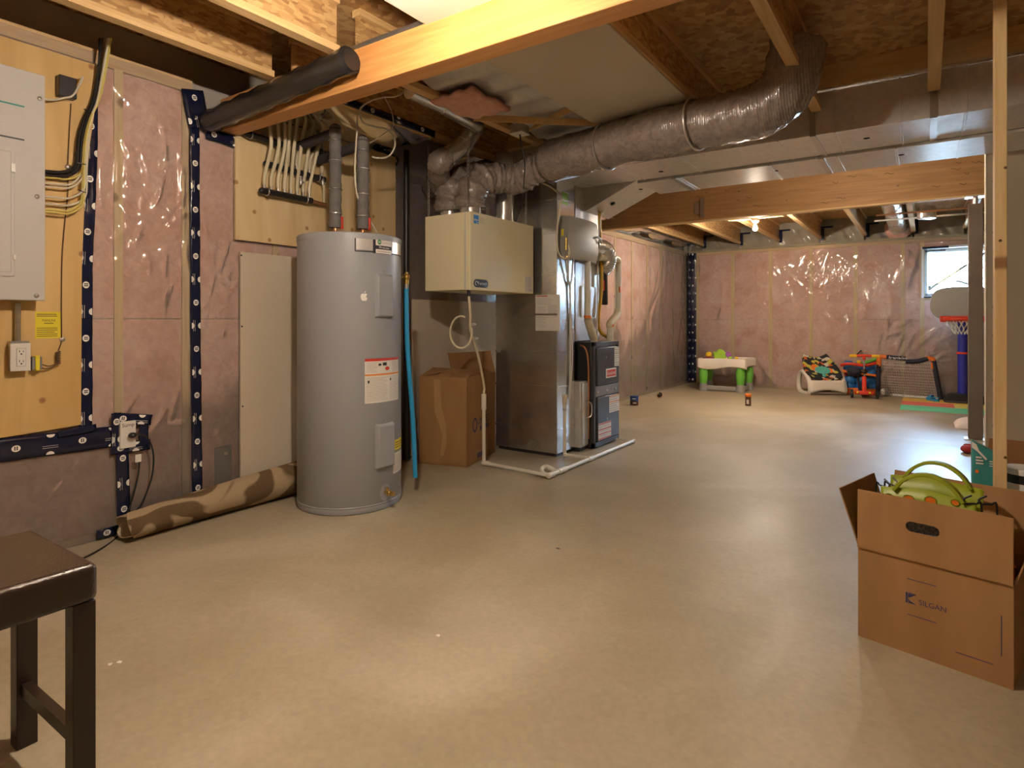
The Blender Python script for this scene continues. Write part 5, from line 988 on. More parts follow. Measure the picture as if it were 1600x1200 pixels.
MB().cyl((-2.645, 4.69, 0.47), (-2.645, 4.69, 0.56), 0.022, n=14).build('reducer', 'pvc_yellow', cp); MB().cyl((-2.645, 4.69, 0.42), (-2.645, 4.69, 0.435), 0.019, n=14).build('clamp', 'steel', cp)

# ------------------------------------------------------------------ cardboard box beside the heater
bC, bL, bR = oz(730, 730.5), oz(655, 723.7), oz(775, 706); ux = (bC - bL); uy = (bR - bC); W1 = ux.length; D1 = uy.length; ux.normalize(); uy = V((-ux.y, ux.x, 0))
H1 = 0.735; cb = thing('cardboard_box', (bL + bC + uy * D1) / 2, 'tall taped brown cardboard box half open beside the furnace duct', 'box')
def Bq(u, v, z): return bL + ux * u + uy * v + V((0, 0, z))
t = 0.006; m = MB()
for (a0, a1, c0, c1) in ((0, W1, 0, t), (0, W1, D1 - t, D1), (0, t, 0, D1), (W1 - t, W1, 0, D1)): m.hexa([Bq(a0, c0, 0), Bq(a1, c0, 0), Bq(a1, c1, 0), Bq(a0, c1, 0), Bq(a0, c0, H1), Bq(a1, c0, H1), Bq(a1, c1, H1), Bq(a0, c1, H1)])
m.hexa([Bq(0, 0, 0.002), Bq(W1, 0, 0.002), Bq(W1, D1, 0.002), Bq(0, D1, 0.002), Bq(0, 0, 0.01), Bq(W1, 0, 0.01), Bq(W1, D1, 0.01), Bq(0, D1, 0.01)]); m.build('walls', 'cardboard', cb)
def slab(par, name, p, d, mt='cardboard'): MB().prism([V(q) for q in p], d).build(name, mt, par)
slab(cb, 'flap', [Bq(0, 0, H1), Bq(W1, 0, H1), Bq(W1 - 0.02, 0.2, H1 + 0.05), Bq(0.01, 0.24, H1 + 0.06)], (0, 0, 0.005))
slab(cb, 'flap', [Bq(0, 0.02, H1), Bq(0.16, 0.03, H1 + 0.035), Bq(0.16, D1 - 0.02, H1 + 0.03), Bq(0, D1, H1)], (0, 0, 0.005))
slab(cb, 'flap', [Bq(W1, 0.02, H1), Bq(W1 - 0.18, 0.05, H1 + 0.04), Bq(W1 - 0.18, D1 - 0.02, H1 + 0.02), Bq(W1, D1, H1)], (0, 0, 0.005))
slab(cb, 'flap', [Bq(0, D1 - 0.005, H1), Bq(W1, D1 - 0.005, H1), Bq(W1 - 0.05, D1 + 0.0, H1 + 0.20), Bq(-0.04, D1 + 0.0, H1 + 0.17)], tuple(uy * 0.005), 'cardboard_dark')
Pr = lambda u, v, off=0.0: Bq(W1 + 0.0008 + off, u, v)
Pf1 = lambda u, v, off=0.0: Bq(u, -0.001 - off, v)
m = MB().poly(Pf1, [(0.14, 0.72), (0.20, 0.72), (0.21, 0.5), (0.25, 0.36), (0.26, 0.2), (0.23, 0.08), (0.20, 0.08), (0.22, 0.24), (0.19, 0.34), (0.145, 0.45)], 0.0005); m.build('packing_tape', mat('packing_tape', (0.47, 0.285, 0.13), 0.28), cb)
m = MB()
for k in range(20):
    a = 6.2832 * k / 20; b = 6.2832 * (k + 1) / 20; m.poly(Pr, [(0.16 + 0.05 * math.cos(a), 0.325 + 0.062 * math.sin(a)), (0.16 + 0.05 * math.cos(b), 0.325 + 0.062 * math.sin(b)), (0.16 + 0.034 * math.cos(b), 0.325 + 0.046 * math.sin(b)), (0.16 + 0.034 * math.cos(a), 0.325 + 0.046 * math.sin(a))], 0.0004)
m.build('printed_ring', 'print_navy', cb); m = MB()
m.text(Pr, 'UNITED', 0.355, 0.345, 0.085, 0.0004, 0.27).build('printed_name', 'print_navy', cb)
m = MB()
for k in range(5): m.rect(Pr, 0.27 + 0.042 * k, 0.30 + 0.042 * k, 0.262 + 0.004 * (k % 2), 0.302, 0.0004)
m.build('blurred_print', 'print_navy', cb, kind='stuff'); m = MB()
for k in range(3): m.rect(Pr, 0.21 + 0.04 * k, 0.24 + 0.04 * k, 0.03, 0.075, 0.0004)
m.build('blurred_print', 'print_navy', cb, kind='stuff')
MB().lines(Pr, 0.2, 0.42, 0.11, 0.21, 4, 0.0004, 0.5, 9).build('printed_address', 'cardboard_dark', cb)
# ================================================================== far room: toys and small things
# activity table
a, b, c, d = oz(1099, 610), oz(1157, 613), oz(1106, 601), oz(1168, 606)
at = thing('activity_table', (a + d) / 2, 'white toy activity table on fat green legs by the pink wall', 'toy table')
c = V((a.x - 0.06, a.y + 0.52, 0)); d = V((b.x + 0.02, b.y + 0.50, 0)); hT = 0.50
for p in (a, b, c, d):
    l = MB().lathe(p, [(0.055, 0.12), (0.062, 0.16), (0.075, 0.26), (0.072, 0.34), (0.058, 0.42), (0.055, hT)], 20).build('leg', 'toy_green', at)
    MB().lathe(p, [(0.075, 0.0), (0.075, 0.03), (0.066, 0.10), (0.062, 0.125), (0.0, 0.13)], 20).build('foot', 'toy_grey', l)
def wav(q): return 0.014 * math.sin(q)
cen = (a + b + c + d) / 4; out = [a + V((-0.07, -0.09, 0)), (a + b) / 2 + V((0, -0.04, 0)), b + V((0.09, -0.08, 0)), (b + d) / 2 + V((0.04, 0, 0)), d + V((0.09, 0.09, 0)), (c + d) / 2 + V((0, 0.05, 0)), c + V((-0.08, 0.09, 0)), (a + c) / 2 + V((-0.04, 0, 0))]
ol = spline(out, 5, True)
m = MB(); rows = []
for z, k in ((hT - 0.10, 0.97), (hT - 0.09, 1.0), (hT + 0.03, 1.0), (hT + 0.06, 0.97), (hT + 0.062, 0.88), (hT + 0.045, 0.86)):
    rows.append([m.pt(V((cen.x + (p.x - cen.x) * k, cen.y + (p.y - cen.y) * k, z - (0.025 * math.sin(i * 6.2832 / len(ol) * 4) if z < hT - 0.05 else 0)))) for i, p in enumerate(ol)])
for A_, B_ in zip(rows[:-1], rows[1:]):
    for k in range(len(ol)): l = (k + 1) % len(ol); m.f.append([A_[k], A_[l], B_[l], B_[k]])
m.f.append(rows[0][::-1]); m.f.append(rows[-1]); m.build('tray_top', 'toy_white', at)
MB().bar(a + V((0.05, 0, 0.06)), b + V((-0.05, 0, 0.05)), 0.05, 0.07).bar(b + V((0, 0.05, 0.05)), d + V((0, -0.05, 0.05)), 0.05, 0.07).build('base_rail', 'toy_grey', at, bevel=0.006)
zt = hT + 0.045
p = a.lerp(b, 0.12) + V((0.0, 0.06, zt)); MB().lathe(p, [(0.10, 0), (0.10, 0.02), (0.06, 0.04), (0, 0.04)], 18).build('dial_base', 'toy_maroon', at); MB().ball(p + V((0, 0, 0.075)), (0.055, 0.055, 0.05), 14, 8).build('dial_knob', 'toy_yellow', at)
p = a.lerp(b, 0.42) + V((0, 0.1, zt)); MB().prism([p + RV * u + V((0, 0, v)) for u, v in ((-0.11, 0), (-0.105, 0.07), (-0.06, 0.13), (0.0, 0.18), (0.07, 0.14), (0.11, 0.08), (0.11, 0.02), (0.06, 0))], (-0.03, 0.05, 0)).build('leaf_panel', 'toy_lime', at, bevel=0.01)
p = a.lerp(b, 0.22) + V((0.02, 0.14, zt)); MB().cyl(p, p + V((0, 0, 0.08)), 0.02, n=10).ball(p + V((0, 0, 0.09)), 0.035, 12, 8).build('green_knob', 'toy_lime', at)
p = b.lerp(a, 0.38) + V((0.0, 0.14, zt)); MB().cyl(p, p + V((0, 0, 0.07)), 0.012, n=8).lathe(p + V((0, 0, 0.08)), [(0.0, -0.02), (0.05, -0.01), (0.05, 0.01), (0, 0.02)], 6, (0.3, -0.8, 0.4)).build('flower_spinner', 'toy_purple', at)
for k, mt in ((0.30, 'toy_lime'), (0.22, 'toy_grey'), (0.14, 'toy_yellow')): p = b.lerp(a, k) + V((0, 0.08, zt)); MB().ball(p + V((0, 0, 0.02)), (0.04, 0.04, 0.03), 10, 6).build('button', mt, at)
# can, ball, bottle
p = oz(991, 633); t = thing('paint_can', p, 'small blue and brown can on the floor near the furnace', 'can')
MB().lathe(p, [(0.058, 0.0), (0.06, 0.004), (0.06, 0.065)], 22).build('lower_body', 'can_brown', t); MB().lathe(p, [(0.06, 0.065), (0.06, 0.125), (0.063, 0.128), (0.063, 0.135), (0.055, 0.135), (0.0, 0.13)], 22).build('upper_body', 'can_blue', t)
Pc = lambda u, v, off=0.0: V((p.x + 0.0605 * math.cos(u / 0.06), p.y + 0.0605 * math.sin(u / 0.06), v)); ang0 = math.atan2(-p.y, -p.x) * 0.06
MB().rect(Pc, ang0 - 0.03, ang0 + 0.02, 0.09, 0.105, 0, 4).rect(Pc, ang0 - 0.02, ang0 + 0.03, 0.03, 0.045, 0, 4).build('label_print', 'print_white', t)
p = oz(1031, 621); t = thing('patterned_ball', p, 'tiny patterned toy ball on concrete near the left pink wall', 'ball'); MB().ball(p + V((0, 0, 0.042)), 0.042, 16, 10).build('rubber', 'seat_print', t); MB().tube([p + V((0.0425 * math.cos(q), 0.02 * math.sin(q), 0.042 + 0.036 * math.sin(q))) for q in [6.2832 * k / 18 for k in range(18)]], 0.004, 5, closed=True).build('stripe', 'toy_orange', t)
p = oz(1169, 634); t = thing('spice_bottle', p, 'small black bottle with orange cap standing on the open floor', 'bottle')
MB().lathe(p, [(0.038, 0.0), (0.04, 0.004), (0.04, 0.125), (0.032, 0.135), (0.0, 0.136)], 20).build('body', 'can_brown', t); MB().lathe(p, [(0.043, 0.13), (0.043, 0.165), (0.038, 0.17), (0.0, 0.17)], 20).build('cap', 'toy_orange', t); MB().box(p.x - 0.012, p.x + 0.02, p.y - 0.042, p.y - 0.039, 0.03, 0.09).build('label', 'print_faint', t)
# infant rocker
p = (oz(1259, 614) + oz(1308, 616)) / 2; rk = thing('infant_rocker', p, 'white infant rocker seat with bright patterned fabric', 'rocker')
Fm = frame(p + V((0.0, 0.0, 0)), math.radians(30)); W_ = 0.27
for s_ in (-1, 1):
    ol = spline([(0, -0.20, 0.03), (0, -0.23, 0.12), (0, -0.16, 0.26), (0, 0.02, 0.35), (0, 0.16, 0.33), (0, 0.24, 0.2), (0, 0.22, 0.06), (0, 0.1, 0.012), (0, -0.08, 0.008)], 5, True)
    m = MB(Fm); m.tube([q + V((s_ * W_, 0, 0)) for q in ol], 0.036, 10, closed=True); m.build('side_loop', 'toy_white', rk)
MB(Fm).grid(lambda a, b: V((-W_ + 2 * W_ * a, -0.235 + 0.012 * math.cos((a - 0.5) * 3) - 0.04 * b, 0.24 - 0.2 * b + (0.05 * math.sin(a * 3.1416) if b > 0.8 else 0))), 16, 6).build('front_panel', 'toy_white', rk, solid=0.02)
MB(Fm).box(-W_, W_, -0.19, -0.15, 0.02, 0.045).build('cross_bar', 'toy_white', rk); m = MB(Fm)
for s_ in (-1, 1): MB(Fm).ball((s_ * 0.26, -0.235, 0.05), 0.022, 10, 6).build('foot_pad', 'plastic_grey', rk)
pass
m = MB(Fm); m.grid(lambda a, b: V(((a - 0.5) * 2 * (0.30 - 0.06 * (2 * b - 1) ** 2 - 0.05 * b) , -0.22 + 0.42 * b + 0.06 * b * b, 0.24 + 0.34 * b + 0.06 * (2 * a - 1) ** 2 - 0.10 * math.sin(b * 3.1416) * 0.5)), 20, 22); m.build('fabric_seat', 'seat_print', rk, solid=0.03)
PS = lambda u, v, off=0.0: Fm @ V((u, -0.22 + 0.42 * v + 0.06 * v * v - 0.008, 0.24 + 0.34 * v - 0.05 * math.sin(v * 3.1416) + 0.06 * (u / 0.3) ** 2 + 0.022))
MB().ell(PS, 0.02, 0.5, 0.12, 0.17, 0, 20).build('printed_head', 'toy_teal', rk)
for e_ in ((-0.09, 0.62, 0.07, 0.13), (0.15, 0.5, 0.06, 0.14)): MB().ell(lambda u, v, off=0.0: PS(u, v) + V((0.0, 0.004, -0.004)), *e_, 0, 16).build('printed_ear', 'toy_orange', rk)
MB().tube([PS(0.0 + 0.012 * math.sin(k), 0.40 - 0.03 * k) for k in range(8)], 0.02, 8).build('printed_trunk', 'toy_teal', rk)
# toy box play set
p = oz(1332, 616); ps = thing('play_garage', p, 'orange and blue plastic toy garage behind the red scooter', 'toy'); Fm = frame(p + V((0.06, 0.14, 0)), math.radians(5))
MB(Fm).box(-0.2, 0.26, -0.12, 0.14, 0.0, 0.10).build('base', 'toy_orange', ps, bevel=0.02)
for x in (-0.11, 0.06, 0.2): MB(Fm).lathe((x, 0, 0.10), [(0.09, 0), (0.09, 0.05), (0.075, 0.07), (0.09, 0.10), (0.09, 0.15), (0.06, 0.19), (0, 0.19)], 16).build('blue_drum', 'toy_blue', ps)
MB(Fm).prism([(-0.22, -0.16, 0.36), (0.26, -0.16, 0.30), (0.26, 0.14, 0.30), (-0.22, 0.14, 0.36)], (0, 0, 0.035)).build('ramp', 'toy_orange', ps, bevel=0.01); MB(Fm).box(-0.19, -0.15, 0.06, 0.12, 0.1, 0.35).box(0.24, 0.28, 0.0, 0.1, 0.1, 0.34).build('support', 'toy_red', ps)
for x, z in ((-0.13, 0.37), (0.03, 0.36), (0.19, 0.34)): MB(Fm).lathe((x, 0.02, z), [(0.08, 0), (0.08, 0.06), (0.065, 0.09), (0.08, 0.12), (0.05, 0.17), (0, 0.17)], 16).build('blue_drum', 'toy_blue', ps)
MB(Fm).tube(spline([(-0.24, -0.1, 0.47), (-0.12, -0.16, 0.50), (0.1, -0.15, 0.48), (0.26, -0.1, 0.52)], 6), 0.025, 8).build('red_rail', 'toy_red', ps); MB(Fm).bar((0.05, 0.0, 0.50), (0.27, 0.02, 0.58), 0.08, 0.04).build('green_slide', 'toy_green', ps, bevel=0.008); MB(Fm).ball((0.02, -0.1, 0.53), 0.035, 10, 6).build('knob', 'toy_yellow', ps); MB(Fm).bar((-0.03, 0.05, 0.62), (0.06, 0.05, 0.72), 0.02, 0.02).build('lever', 'plastic_black', ps)
# scooter
p = oz(1351, 622); s = thing('kick_scooter', p, 'red three-wheeled kick scooter with yellow handlebar grips', 'scooter'); Fm = frame(p + V((0, -0.05, 0)), math.radians(8))
MB(Fm).tube([(0, -0.02, 0.10), (0, 0.02, 0.34)], 0.032, 12).build('steering_tube', 'toy_red', s); MB(Fm).tube([(0, 0.02, 0.34), (0, 0.05, 0.62)], 0.014, 10).build('stem', 'steel', s); MB(Fm).tube([(-0.11, 0.05, 0.655), (0, 0.05, 0.665), (0.11, 0.05, 0.66)], 0.02, 10).cyl((0, 0.05, 0.6), (0, 0.05, 0.66), 0.022, n=10).build('handlebar', 'toy_red', s)
for x in (-1, 1):
    MB(Fm).cyl((x * 0.10, 0.05, 0.658), (x * 0.20, 0.05, 0.655), 0.024, n=12).build('grip', 'toy_yellow', s); w_ = MB(Fm).lathe((x * 0.17, -0.02, 0.07), [(0.0, -0.02), (0.06, -0.02), (0.07, -0.012), (0.07, 0.012), (0.06, 0.02), (0, 0.02)], 20, (1, 0, 0)).build('wheel', 'plastic_black', s); MB(Fm).lathe((x * 0.17, -0.02, 0.07), [(0.0, -0.026), (0.03, -0.024), (0.03, 0.024), (0, 0.026)], 14, (1, 0, 0)).build('wheel_hub', 'can_brown', w_)
MB(Fm).box(-0.13, 0.13, -0.05, 0.03, 0.06, 0.12).build('axle_bridge', 'toy_red', s, bevel=0.015); MB(Fm).box(-0.06, 0.06, 0.0, 0.48, 0.07, 0.095).build('deck', 'toy_maroon', s, bevel=0.01); MB(Fm).lathe((0, 0.5, 0.05), [(0, -0.02), (0.05, -0.02), (0.05, 0.02), (0, 0.02)], 16, (1, 0, 0)).build('wheel', 'plastic_black', s); m = MB(Fm)
for x in (-0.09, 0.07): m.ball((x, -0.055, 0.095), 0.02, 8, 6)
m.build('reflector', 'toy_yellow', s); MB(Fm).ball((0.0, -0.0, 0.42), (0.05, 0.05, 0.04), 10, 6).build('clamp', 'plastic_black', s); MB(Fm).ball((-0.12, 0.2, 0.40), (0.11, 0.14, 0.08), 12, 8).cyl((-0.05, 0.2, 0.09), (-0.08, 0.2, 0.36), 0.02, n=8).build('seat', 'toy_navy', s)
# soccer goal
gl, gr_ = oz(1371, 620.5), oz(1470, 626.5); gt1, gt2 = V((gl.x + 0.02, gl.y + 0.02, 0.61)), V((gr_.x - 0.09, gr_.y + 0.04, 0.60))
g = thing('soccer_goal', (gl + gr_) / 2, 'small folding soccer goal with navy padding and orange corners', 'soccer goal')
MB().tube([gl + V((0, 0, 0.02)), gt1], 0.03, 12).build('left_upright', 'toy_navy', g); MB().tube([gr_ + V((0, 0, 0.02)), gt2], 0.034, 12).build('right_upright', 'toy_navy', g)
e1, e2 = gt1.lerp(gt2, 0.1), gt1.lerp(gt2, 0.9); mdp = gt1.lerp(gt2, 0.5)
cb_1 = MB().tube([e1 + V((0, 0, 0.03)), mdp + V((0, 0, 0.015))], 0.034, 12).build('crossbar_sleeve', 'toy_navy', g); MB().tube(spline([mdp + V((0, 0, -0.03)), mdp.lerp(e2, 0.5) + V((0, 0, -0.02)), e2 + V((0, 0, 0.03))], 5), 0.036, 12).build('crossbar_sleeve', 'toy_navy', g)
for q, sgn in ((gt1, 1), (gt2, -1)): MB().tube(spline([q + V((0, 0, -0.12)), q + V((0, 0, 0.0)), q + V((sgn * 0.03, 0, 0.03)), q + V((sgn * 0.10, 0, 0.03))], 5), 0.034, 12).build('corner_joint', 'toy_orange', g)
Pg = plane(e1.lerp(mdp, 0.5) + V((0.02, -0.036, 0.022)), gt2 - gt1, (0, 0, 1)); MB().text(Pg, 'franklin', 0.02, 0.0, 0.06, 0.003, 0.24).build('printed_name', 'print_white', cb_1)
m = MB(); bl, br_ = gl + V((0.06, 0.40, 0.0)), gr_ + V((0.04, 0.16, 0.0)); bl.y = min(bl.y, 11.50); br_.y = min(br_.y, 11.50); nu, nv = 24, 14
Q = lambda a, b: (gt1.lerp(gt2, a)).lerp(bl.lerp(br_, a), b) + V((0, -0.01 * math.sin(b * 3.14), -0.06 * math.sin(b * 3.14) * 0.4))
for i in range(nu + 1): m.tube([Q(i / nu, j / 10) for j in range(11)], 0.0055, 3, caps=False)
for j in range(nv + 1): m.tube([Q(i / 10, j / nv) for i in range(11)], 0.0055, 3, caps=False)
m.build('net', 'net_grey', g, kind='stuff', smooth=False); MB().tube([bl + V((0, 0, 0.015)), br_ + V((0, 0, 0.015))], 0.016, 8).build('ground_bar', 'plastic_white', g)
# soccer ball
p = oz(1380, 618) + V((0.02, 0.02, 0)); sb = thing('soccer_ball', p, 'small white soccer ball with dark patches beside the goal', 'ball'); MB().ball(p + V((0, 0, 0.06)), 0.06, 20, 12).build('cover', 'plastic_white', sb)
m = MB(); ph_ = (1 + 5 ** .5) / 2
for v in [V(q).normalized() for q in [(0, 1, ph_), (0, -1, ph_), (0, 1, -ph_), (0, -1, -ph_), (1, ph_, 0), (-1, ph_, 0), (1, -ph_, 0), (-1, -ph_, 0), (ph_, 0, 1), (ph_, 0, -1), (-ph_, 0, 1), (-ph_, 0, -1)]]:
    e = v.orthogonal().normalized(); f_ = v.cross(e); m.face([p + V((0, 0, 0.06)) + (v + (e * math.cos(k * 1.2566) + f_ * math.sin(k * 1.2566)) * 0.36).normalized() * 0.0612 for k in range(5)])
m.build('patch', 'plastic_black', sb)
# foam mats: three rows of interlocking strips
mt_z = 0.013; xm = oz(1406, 640).x
for i, (y0, y1, mt, lab) in enumerate(((9.80, 10.28, 'foam_mint', 'mint green foam floor mat along the front of the play area'), (10.28, 10.75, 'foam_red', 'red foam floor mat between the mint and yellow mats'), (10.75, 11.22, 'foam_yellow', 'yellow foam floor mat under the basketball hoop base'))):
    x1m = xm + (0.62 if i == 1 else 2.2)
    def mk(xa, xb, mtt, label):
        n = 40; pts = [(xa, y0 if i == 0 else y0, 0)]
        pts = []
        for k in range(n + 1): x = xa + (xb - xa) * k / n; pts.append((x, y0 + 0.012 * math.sin(k * 1.6), 0.0))
        for k in range(n, -1, -1): x = xa + (xb - xa) * k / n; pts.append((x, y1 + 0.012 * math.sin(k * 1.6) - 0.001, 0.0))
        MB().prism(pts, (0, 0, mt_z)).build('foam_mat', mtt, label=label, cat='mat')
    mk(xm, x1m, mt, lab)
    if i == 1: mk(x1m + 0.001, xm + 2.2, mat('foam_pale', (0.78, 0.70, 0.20), 0.8), 'pale yellow foam floor mat beside the red mat')
# blue clog
p = oz(1457, 626, mt_z); cl = thing('blue_clog', p, 'light blue rubber clog lying on the yellow foam mat', 'shoe'); Fm = frame(p, math.radians(125))
m = MB(Fm); ol = spline([(0.12, 0, 0), (0.07, 0.045, 0), (-0.02, 0.04, 0), (-0.10, 0.032, 0), (-0.125, 0, 0), (-0.10, -0.032, 0), (-0.02, -0.036, 0), (0.07, -0.042, 0)], 4, True); rows = []
for z, k in ((0.0, 0.95), (0.006, 1.0), (0.03, 1.0)): rows.append([m.pt((q.x * k, q.y * k, z)) for q in ol])
for A_, B_ in zip(rows[:-1], rows[1:]):
    for k in range(len(ol)): l = (k + 1) % len(ol); m.f.append([A_[k], A_[l], B_[l], B_[k]])
m.f.append(rows[0][::-1]); m.f.append(rows[-1]); m.build('sole', 'hose_blue', cl); MB(Fm).grid(lambda a, b: V((0.0 + 0.115 * a, (b - 0.5) * 0.085 * (1 - 0.5 * a ** 3), 0.03 + 0.055 * math.sin(b * 3.1416) * (1 - a ** 2.5))), 10, 10).build('upper', 'hose_blue', cl, solid=0.004); MB(Fm).tube(spline([(0.0, 0.042, 0.04), (-0.06, 0.045, 0.055), (-0.125, 0, 0.06), (-0.06, -0.043, 0.055), (0.0, -0.04, 0.04)], 5), 0.006, 6).build('heel_strap', 'hose_blue', cl)
# basketball hoop
p = oz(1506, 622, mt_z); p.y = 11.08; p.x = oy(1504, 600, 11.08).x; dB = -SN * p.x + CS * p.y; zz = lambda py: HC + (YH - py) / F * dB
bh = thing('basketball_hoop', p, 'toy basketball hoop with grey backboard and blue pole', 'basketball hoop')
MB().hexa([p + V(q) for q in ((-0.25, -0.22, 0), (0.36, -0.22, 0), (0.36, 0.22, 0), (-0.25, 0.22, 0), (-0.16, -0.1, 0.13), (0.22, -0.1, 0.13), (0.22, 0.12, 0.13), (-0.16, 0.12, 0.13))]).build('base', 'plastic_black', bh, bevel=0.04, seg=3)
MB().tube([p + V((0.0, 0, 0.12)), p + V((0, 0, zz(500)))], 0.06, 18).build('pole', 'toy_royal', bh); MB().cyl(p + V((0, 0, zz(553) - 0.015)), p + V((0, 0, zz(553) + 0.015)), 0.075, n=18).build('lock_collar', 'toy_red', bh)
yb_ = p.y - 0.07; xc = oy(1505, 480, yb_).x; zc = zz(474); hw, hh = 0.40, 0.245
sh = [(xc + hw * math.copysign(abs(math.cos(q)) ** 0.55, math.cos(q)) * (1.0 if math.sin(q) < 0 else 0.97), zc + hh * math.copysign(abs(math.sin(q)) ** 0.62, math.sin(q))) for q in [6.2832 * k / 44 for k in range(44)]]
MB().prism([(x, yb_, z) for x, z in sh][::-1], (0, 0.05, 0)).build('backboard', 'backboard', bh, bevel=0.012)
MB().box(xc - 0.28, xc + 0.28, yb_ - 0.03, yb_, zc - hh - 0.03, zc - hh + 0.06).build('rim_mount', 'toy_red', bh, bevel=0.02)
cr_ = V((xc - 0.03, yb_ - 0.22, zc - hh + 0.015)); MB().tube([cr_ + V((0.20 * math.cos(q), 0.19 * math.sin(q), 0)) for q in [6.2832 * k / 32 for k in range(32)]], 0.026, 10, closed=True).build('rim', 'toy_red', bh)
m = MB()
for k in range(14):
    for s_ in (-1, 1): m.tube([cr_ + V(((0.19 - 0.11 * j / 6) * math.cos(6.2832 * (k + s_ * 0.5 * j / 2) / 14), (0.18 - 0.10 * j / 6) * math.sin(6.2832 * (k + s_ * 0.5 * j / 2) / 14), -0.22 * j / 6)) for j in range(7)], 0.004, 4)
m.build('net', 'plastic_white', bh)
PB = plane((xc + 0.28, yb_ - 0.002, zc - 0.13), (1, 0, 0), (0, 0, 1)); lg = MB().ell(PB, 0, 0, 0.075, 0.028, 0.001, 20).build('maker_badge', 'toy_red', bh); MB().ell(PB, 0, 0, 0.066, 0.02, 0.002, 20).build('badge_centre', 'backboard', lg); MB().lines(PB, -0.045, 0.045, -0.006, 0.006, 1, 0.003, 0.8).build('badge_text', 'toy_red', lg)
# pole tool leaning behind the window panes
a, b = oy(1452, 452, 11.70), oy(1541, 394, 11.70); wt = thing('extension_pole', a, 'thin yellow and grey pole lying diagonally across the window', 'pole')
MB().tube([a, b], 0.014, 8).build('shaft', 'wire_yellow', wt); MB().tube([a, a.lerp(b, 0.16)], 0.022, 8).tube([a.lerp(b, 0.54), a.lerp(b, 0.66)], 0.02, 8).tube([b.lerp(a, 0.08), b], 0.02, 8).box(a.x - 0.02, a.x + 0.02, a.y - 0.015, a.y + 0.015, a.z - 0.02, a.z + 0.06).build('grip', 'plastic_grey', wt)
q = a.lerp(b, 0.38); MB().tube(spline([q + V((-0.01, 0, 0.02)), q + V((0.05, 0, -0.08)), oy(1500, 440, 11.7), oy(1530, 449, 11.7)], 6), [0.006 + 0.0008 * k for k in range(19)], 8).build('blade', 'plastic_grey', wt)
# round duct and pipes under the far joists
e = oy(1404, 354, 11.63); e0 = V((e.x - 0.0, 8.7, e.z + 0.02)); rp = rpipe([e0, V((e.x, 9.8, e.z + 0.02)), V((e.x, 10.8, e.z)), e + V((0, -0.02, -0.02))], 0.13, 'silver round duct running between far joists to the outer wall', (0.3, 0.62, 0.9)); MB().lathe(e + V((0, 0.0, -0.02)), [(0.14, 0), (0.20, 0.0), (0.19, 0.03), (0.14, 0.05)], 20, (0, -1, 0)).build('insulation_collar', 'insulation', rp)
e = oy(1448, 330, 9.6); MB().lathe(V((e.x, 9.6, e.z - 0.10)), [(0.10, 0.0), (0.105, 0.01), (0.105, 0.12), (0.09, 0.16), (0.0, 0.17)], 20).build('ceiling_boot', 'galvanised_pipe', label='stubby brassy duct boot hanging beside far joists near the post', cat='duct')
m = MB(); MB().tube([(-0.55, 9.4, 2.615), (0.9, 9.4, 2.61)], 0.012, 8).build('water_line', 'copper', label='thin copper line crossing under the far joists beside the round duct', cat='pipe'); MB().tube([(-0.6, 9.9, 2.612), (0.9, 9.9, 2.612)], 0.012, 8).build('water_line', 'plastic_white', label='thin white line crossing under the far joists beside the round duct', cat='pipe')
# cushion and small red shoe by the post
p = oz(1504, 672); MB().grid(lambda a, b: p + V((0.02 + 0.42 * (a - 0.2), 0.22 + 0.5 * (b - 0.3), 0.005 + 0.11 * (max(0, math.sin(a * 3.1416)) * max(0, math.sin(b * 3.1416))) ** 0.4)), 18, 18).grid(lambda a, b: p + V((0.02 + 0.42 * (a - 0.2), 0.22 + 0.5 * (1 - b - 0.3), 0.004)), 2, 2).build('floor_cushion', 'cushion', label='pale flattened cushion on the floor beyond the steel post', cat='cushion')
p = oz(1507, 708); MB().ball(p + V((0.02, 0.03, 0.035)), (0.05, 0.09, 0.035), 14, 8).lathe(p + V((0.03, 0.07, 0.03)), [(0.035, 0), (0.035, 0.04), (0.028, 0.042), (0.026, 0.01), (0, 0.01)], 14).build('red_slipper', 'cloth_red', label='small dull red slipper beside the teal pack', cat='slipper')

# ================================================================== boxes on the right
bl_, br2 = oz(1340.7, 993), oz(1584, 1079); ux = br2 - bl_; W2 = ux.length; ux.normalize(); uy = V((-ux.y, ux.x, 0)); D2, H2 = 0.37, 0.345
S2 = lambda u, v, z: bl_ + ux * u + uy * v + V((0, 0, z))
bx = thing('moving_box', S2(W2 / 2, D2 / 2, 0), 'open brown moving box with handle hole holding a green tote', 'box'); t = 0.006
def wall4(par, S, W, D, H, mt):
    m = MB()
    for (a0, a1, c0, c1) in ((0, W, 0, t), (0, W, D - t, D), (0, t, t, D - t), (W - t, W, t, D - t)): m.hexa([S(a0, c0, 0), S(a1, c0, 0), S(a1, c1, 0), S(a0, c1, 0), S(a0, c0, H), S(a1, c0, H), S(a1, c1, H), S(a0, c1, H)])
    m.hexa([S(t, t, 0.0), S(W - t, t, 0.0), S(W - t, D - t, 0.0), S(t, D - t, 0.0), S(t, t, 0.008), S(W - t, t, 0.008), S(W - t, D - t, 0.008), S(t, D - t, 0.008)]); return m.build('walls', mt, par)
wall4(bx, S2, W2, D2, H2, 'cardboard')
